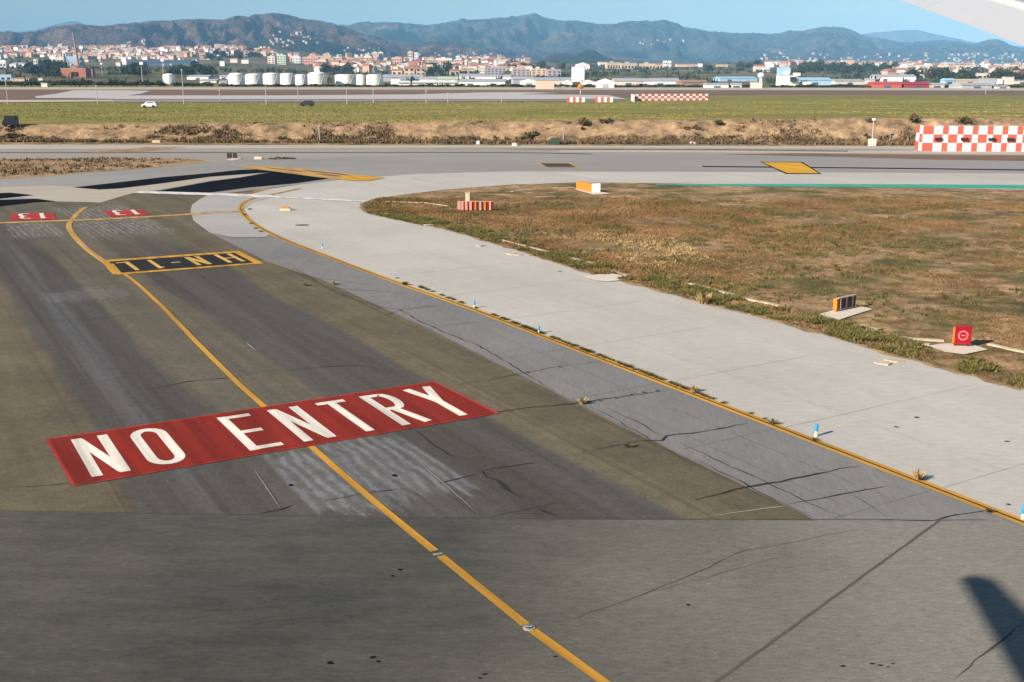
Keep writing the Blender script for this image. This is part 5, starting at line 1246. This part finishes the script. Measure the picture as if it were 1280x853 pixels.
ZN = [(-10, 75, 62, 75, 75, 'on the slope above the sheds at the picture edge'), (75, 170, 55, 74, 95, 'on the slope behind the brick chimney'), (170, 262, 57, 75, 60, 'on the slope above the long dark blue hall'), (262, 345, 55, 72, 60, 'on the slope above the dark wood'),
      (345, 480, 70, 79, 14, 'among the blocks above the tanks'), (395, 480, 81, 91, 38, 'in the quarter just behind the tank farm'), (480, 660, 76, 90, 70, 'in the middle of the town'), (960, 1110, 78, 85, 60, 'among the trees past the terminal building'), (1110, 1290, 82, 97, 60, 'beyond the red warehouse')]
CW = [('white', 'white'), ('cream', 'cream'), ('peach', 'peach'), ('white', 'white'), ('tan', 'tan'), ('pink', 'pink'), ('bright', 'bright white')]
cnt = 0; rest = []
def zone_ok(px, row): return True
for x0, x1, r0, r1, n, where in ZN:
    for i in range(int(n * 6)):
        px = R.uniform(x0, x1); row = R.uniform(r0, r1); D = city_D(px, row)
        if D >= 3700: continue
        x = atd(px, row, D).x
        if noise.noise((x * 0.006, D * 0.006, 2)) < -0.10: continue
        s_ = R.uniform(8, 16); rest.append((px, row, x, D, s_, where, D))
rest.sort(key=lambda q: q[6]); 
chosen = rest[:0]; R.shuffle(rest); chosen = sorted(rest[:700], key=lambda q: -q[4] / q[6])[:285]; cs = set(id(q) for q in chosen)
for q in chosen:
    px, row, x, D, s_, where, _ = q; col, word = R.choice(CW); a, b = house_meshes(col, R.randrange(9))
    t = empty('house', (x, D, gz(x, D)), R.uniform(-.5, .5)); t.scale = (s_, s_, s_ * R.uniform(.7, 1.1)); tag(t, f'small {word} house among many {where}', 'house', f'small {word} houses {where}')
    link('wall', a, None, t); link('roof', b, None, t)
VV = []; FF = []; CC = []
def add_far_house(x, y, z, s_, col, rc, rz=0, h=1.0):
    c_, n_ = math.cos(rz), math.sin(rz); a = MB().box(-.5, .5, -.4, .4, -.5, .6 * h); r_ = MB().gable(-.54, .54, -.44, .44, .6 * h, .6 * h + .25, 'x')
    for mb, cc in ((a, col), (r_, rc)):
        b = len(VV)
        for vx, vy, vz in mb.V: VV.append((x + (vx * c_ - vy * n_) * s_, y + (vx * n_ + vy * c_) * s_, z + vz * s_))
        for f_ in mb.F: FF.append(tuple(i + b for i in f_)); CC.append((cc, len(f_)))
pals = [PAL['white'], PAL['cream'], PAL['peach'], PAL['bright'], PAL['tan'], PAL['pink'], PAL['white']]
for q in rest:
    if id(q) in cs: continue
    px, row, x, D, s_, _, _ = q; add_far_house(x, D, gz(x, D), s_ * R.uniform(.6, 1.1), R.choice(pals), R.choice([(.36, .17, .10), (.45, .43, .41), (.5, .3, .2)]), R.uniform(-.6, .6), R.uniform(.6, 1.4))
# villas on the mountain sides
dg = bpy.context.evaluated_depsgraph_get()
bpy.context.view_layer.update(); dg = bpy.context.evaluated_depsgraph_get()
def hit(px, row):
    d = Vector(ray(px, row)).normalized(); ok, loc, *_ = S.ray_cast(dg, Vector((0, 0, H)) + d * 3500, d); return loc if ok else None
PV = [(.52, .50, .48), (.50, .44, .36), (.46, .34, .26)]
VZ = [(335, 350, 42, 56, 5), (345, 400, 41, 55, 20), (340, 370, 50, 62, 6), (430, 480, 60, 72, 18), (790, 860, 50, 57, 8), (940, 1280, 66, 80, 60), (1180, 1280, 68, 80, 40), (160, 185, 50, 56, 6), (500, 660, 66, 76, 40), (60, 110, 57, 62, 14)]
for x0, x1, r0, r1, n in VZ:
    for i in range(n):
        p = hit(R.uniform(x0, x1), R.uniform(r0, r1))
        if p is None or p.y < 3600: continue
        add_far_house(p.x, p.y, p.z, R.uniform(5, 12) * min(1.3, p.y / 5000), R.choice(PV), R.choice([(.36, .2, .14), (.4, .36, .33)]), R.uniform(-.6, .6), 0.8)
me = bpy.data.meshes.new('distant_houses'); me.from_pydata(VV, [], FF); ca = me.color_attributes.new('tint', 'FLOAT_COLOR', 'CORNER')
arr = np.concatenate([np.tile(np.array([*c, 1.0], np.float32), k) for c, k in CC]); ca.data.foreach_set('color', arr)
b = NB('distant_house_render'); an = b.n('ShaderNodeAttribute', attribute_name='tint'); b.out(an.outputs[0]); o = link('distant_houses', me, b.m); o['kind'] = 'stuff'

# trees: hedge line and copses
TREE = []
for i in range(5):
    me = clump_mesh(300 + i, 260, 1.0, 1.1, 0.17); me.materials.append(M['leaf']); tr = MB().tube((0, 0, -.3), (0.02, 0, .5), .07, .04, 7).tube((0, 0, .3), (.3, .1, .7), .035, .015, 5).tube((0, 0, .3), (-.25, -.1, .75), .035, .015, 5)
    mt = bpy.data.meshes.new('trunk'); mt.from_pydata(tr.V, [], tr.F); mt.materials.append(M['bark']); TREE.append((me, mt))
def tree(x, y, z, w_, h_, label, grp=None, name='tree'):
    a, b_ = R.choice(TREE); t = empty(name, (x, y, z), R.uniform(0, 6)); t.scale = (w_ / 1.7, w_ / 1.7, h_ / 1.45); tag(t, label, 'tree', grp)
    c_ = link('crown', a, None, t); c_.location = (0, 0, .3); link('trunk', b_, None, t)
for i in range(150):                                          # hedge in front of the tanks and sheds
    px = -10 + 1300 * (i + R.uniform(-.4, .4)) / 150; row = 108.6 + (px / 1280) * 1.4; x, y, z = ground_pt(px, row)
    y = min(y, 740); left = px < 330
    hrow = R.uniform(2.5, 5.5) + (4.5 if px < 200 else 2.5 if px < 270 else 0)
    tree(atd(px, row, y).x, y, 3.3, R.uniform(6, 11), hrow / 1467 * y, 'dark hedge tree in the line beyond the perimeter road', 'hedge trees beyond the perimeter road')
TZ = [(34, 44, 84, 95, 6, 'dark copse tree by the field edge'), (56, 78, 82, 98, 18, 'dark copse tree beside the brick works'), (160, 178, 85, 96, 12, 'dark tree round the floodlight mast'), (206, 265, 88, 95, 16, 'dark tree behind the short white tank'), (640, 705, 80, 87, 12, 'tree at the field edge behind the lavender blocks'),
      (405, 455, 88, 92, 6, 'tree behind the tanks'), (535, 565, 86, 94, 14, 'tree between the villa blocks'), (990, 1030, 82, 93, 22, 'dark tree on the slope past the terminal building'), (1030, 1120, 84, 92, 34, 'dark tree of the wood uphill of the long warehouses'), (1140, 1280, 92, 103, 34, 'dark tree among the sheds near the edge of the town'), (250, 330, 66, 75, 24, 'dark tree of the wood under the hillside houses'), (920, 950, 82, 86, 8, 'tree beside the cream hillside house')]
for x0, x1, r0, r1, n, lab in TZ:
    for i in range(n):
        px, row = R.uniform(x0, x1), R.uniform(r0, r1); x, y, z = ground_pt(px, row + 2); tree(x, y, z, R.uniform(8, 15) * (1 + y / 4000), R.uniform(7, 12) * (1 + y / 4000), lab, lab.replace('tree', 'trees', 1))
x, y, z = ground_pt(885, 90.5); tree(x, y, z, 15, 13, 'large lone round tree on the green slope'); x, y, z = ground_pt(925, 90); tree(x, y, z, 14, 8, 'lone low tree on the green slope, farther from the brown warehouse')
# far scrub mass over fields
N = 3400; px_ = rng.uniform(-60, 1340, N); D_ = 900 + 2600 * rng.random(N) ** .8; Xf = (px_ - 640) / F * cP * D_; f = fbm(Xf, D_ * .6, 0.006, 13); k = f > 0.48; Xf, D_ = Xf[k], D_[k]
Zf = np.array([gz(a, b_) for a, b_ in zip(Xf, D_)]); tufts('far_undergrowth', Xf, D_, Zf, rng.uniform(2, 6, len(Xf)), M['leaf'], 9, 0.35, 1.2)

# ------------------------------------------------------------------ the airliner the picture is taken from (wing in view, tailplane casts the shadow)
pl = empty('airliner', (0, -2.1, 10.6)); tag(pl, 'white airliner wing tip with drooped flap reaching into the sky', 'airliner'); LP = Vector((0, -2.1, 10.6))
def part(name, V, Fc, m, smooth=False): return mesh(name, [Vector(v) - LP for v in V], Fc, m, pl, smooth)
fus = MB(); prof = [(-17, .25), (-15, .8), (-11, 1.5), (-7, 1.9), (-3, 1.97), (16, 1.97), (19, 1.85), (21, 1.4), (22.3, .7), (22.8, .15)]
ns = 28; V = []
for x, r in prof:
    for i in range(ns):
        a = 2 * math.pi * i / ns; V.append((x, -2.1 + r * math.cos(a), 10.6 + (1.97 - r) * (.45 if x < 0 else -.2) + r * math.sin(a)))
Fc = [(j * ns + i, j * ns + (i + 1) % ns, (j + 1) * ns + (i + 1) % ns, (j + 1) * ns + i) for j in range(len(prof) - 1) for i in range(ns)]
part('fuselage', V, Fc, M['plane_white'], True)
def slab(name, top, thick, m):
    """top: outline of the upper skin; the lower skin hangs beneath it"""
    n = len(top); V = [Vector(p) for p in top] + [Vector(p) - Vector((0, 0, t_)) for p, t_ in zip(top, thick)]
    return part(name, V, [tuple(range(n)), tuple(range(n, 2 * n))[::-1]] + [(i, i + n, (i + 1) % n + n, (i + 1) % n) for i in range(n)], m)
# drooped flap: trailing edge through the two sight lines measured in the photograph
TE1 = atd(1280, 55, 10.0); TE2 = atd(1130, 0, 14.0); dv = (TE2 - TE1) / 4.0
def te(y): return TE1 + dv * (y - 10.0)
def flap(y0, y1, cx, cz, name, m, off=Vector((0, 0, 0))):
    a, b_ = te(y0) + off, te(y1) + off; c0, c1 = b_ + Vector((cx, 0, cz)), a + Vector((cx, 0, cz)); slab(name, [a, b_, c0, c1], [.015, .015, .14, .14], m)
flap(2.2, 13.05, .38, .17, 'flap', M['plane_white']); flap(13.08, 15.4, .36, .16, 'aileron', M['plane_white'])
for y0, y1 in ((2.2, 9.75), (9.79, 12.3)):                     # bright lip between flap and wing
    a, b_ = te(y0) + Vector((.385, 0, .178)), te(y1) + Vector((.385, 0, .178)); slab('spoiler_lip', [a, b_, b_ + Vector((.06, 0, .04)), a + Vector((.06, 0, .04))], [.03] * 4, M['lip'])
a, b_ = te(2.0) + Vector((.46, 0, .225)), te(15.5) + Vector((.40, 0, .19)); wt = [a, b_, b_ + Vector((1.2, 0.1, .05)), Vector((a.x + 4.6, 2.0, a.z + .25)), Vector((a.x + 4.6, -2.1, a.z - .1)), Vector((a.x, -2.1, a.z - .5))]
slab('wing', wt, [.18, .10, .05, .45, .6, .4], M['plane_grey'])
for yy in (4.0, 8.95): 
    p = te(yy); MB_ = MB().tube(p + Vector((.5, 0, .10)) - LP, p + Vector((2.2, 0, .05)) - LP, .10, .18, 10); MB_.build('flap_fairing', M['plane_white'], pl, True)
# tailplane, shadow tip lands on the runway pavement
tz = 12.3; k_ = 1 / math.tan(SUN_EL); ox, oy = -math.cos(SUN_AZ) * k_ * tz, -math.sin(SUN_AZ) * k_ * tz
tA = Vector((10.60 - ox, 24.0 - oy, tz)); tB = tA + Vector((.70, .08, 0))
rootT = Vector((tA.x + .35, -2.1, tz - 1.05)); rootL = rootT + Vector((3.2, 0, .1))
slab('tailplane', [tA + Vector((0.0, 0, 0)), rootT, rootL, tB + Vector((.75, -3.6, -.35)), tB + Vector((0.16, -1.0, -.08)), tB + Vector((0.02, -.25, 0)), tA + Vector((.42, .10, 0))], [.06, .3, .3, .15, .08, .06, .06], M['plane_grey'])
slab('tailplane', [Vector((tA.x, -4.2 - 7, tz)), Vector((tB.x, -4.2 - 7, tz)), rootL, rootT], [.06, .06, .3, .3], M['plane_grey'])
V = [(-9.5, -2.2, 12.2), (-14.6, -2.2, 11.9), (-16.6, -2.2, 17.6), (-14.8, -2.2, 17.7)]; V += [(x, y + .24, z) for x, y, z in V]
part('fin', V, [(0, 1, 2, 3), (7, 6, 5, 4), (0, 4, 5, 1), (1, 5, 6, 2), (2, 6, 7, 3), (3, 7, 4, 0)], M['plane_white'])
for i in range(26):
    x = -6 + i * .78
    if abs(x) < .35: continue
    o = MB().box(-.12, .12, -.01, .012, -.17, .17).build('cabin_window', M['glass'], pl); o.location = (x, 1.95, .30)

# ------------------------------------------------------------------ air
hz = bpy.data.materials.new('haze_air'); hz.use_nodes = True; n_ = hz.node_tree; n_.nodes.clear()
out = n_.nodes.new('ShaderNodeOutputMaterial'); pv_ = n_.nodes.new('ShaderNodeVolumePrincipled')
pv_.inputs['Color'].default_value = (0.29, 0.63, 1.0, 1); pv_.inputs['Density'].default_value = 8.2e-5; pv_.inputs['Anisotropy'].default_value = -0.25
n_.links.new(pv_.outputs[0], out.inputs['Volume'])
hb_ = MB().box(-19000, 19000, -300, 18500, -7.5, 760).build('haze', hz); hb_['kind'] = 'stuff'
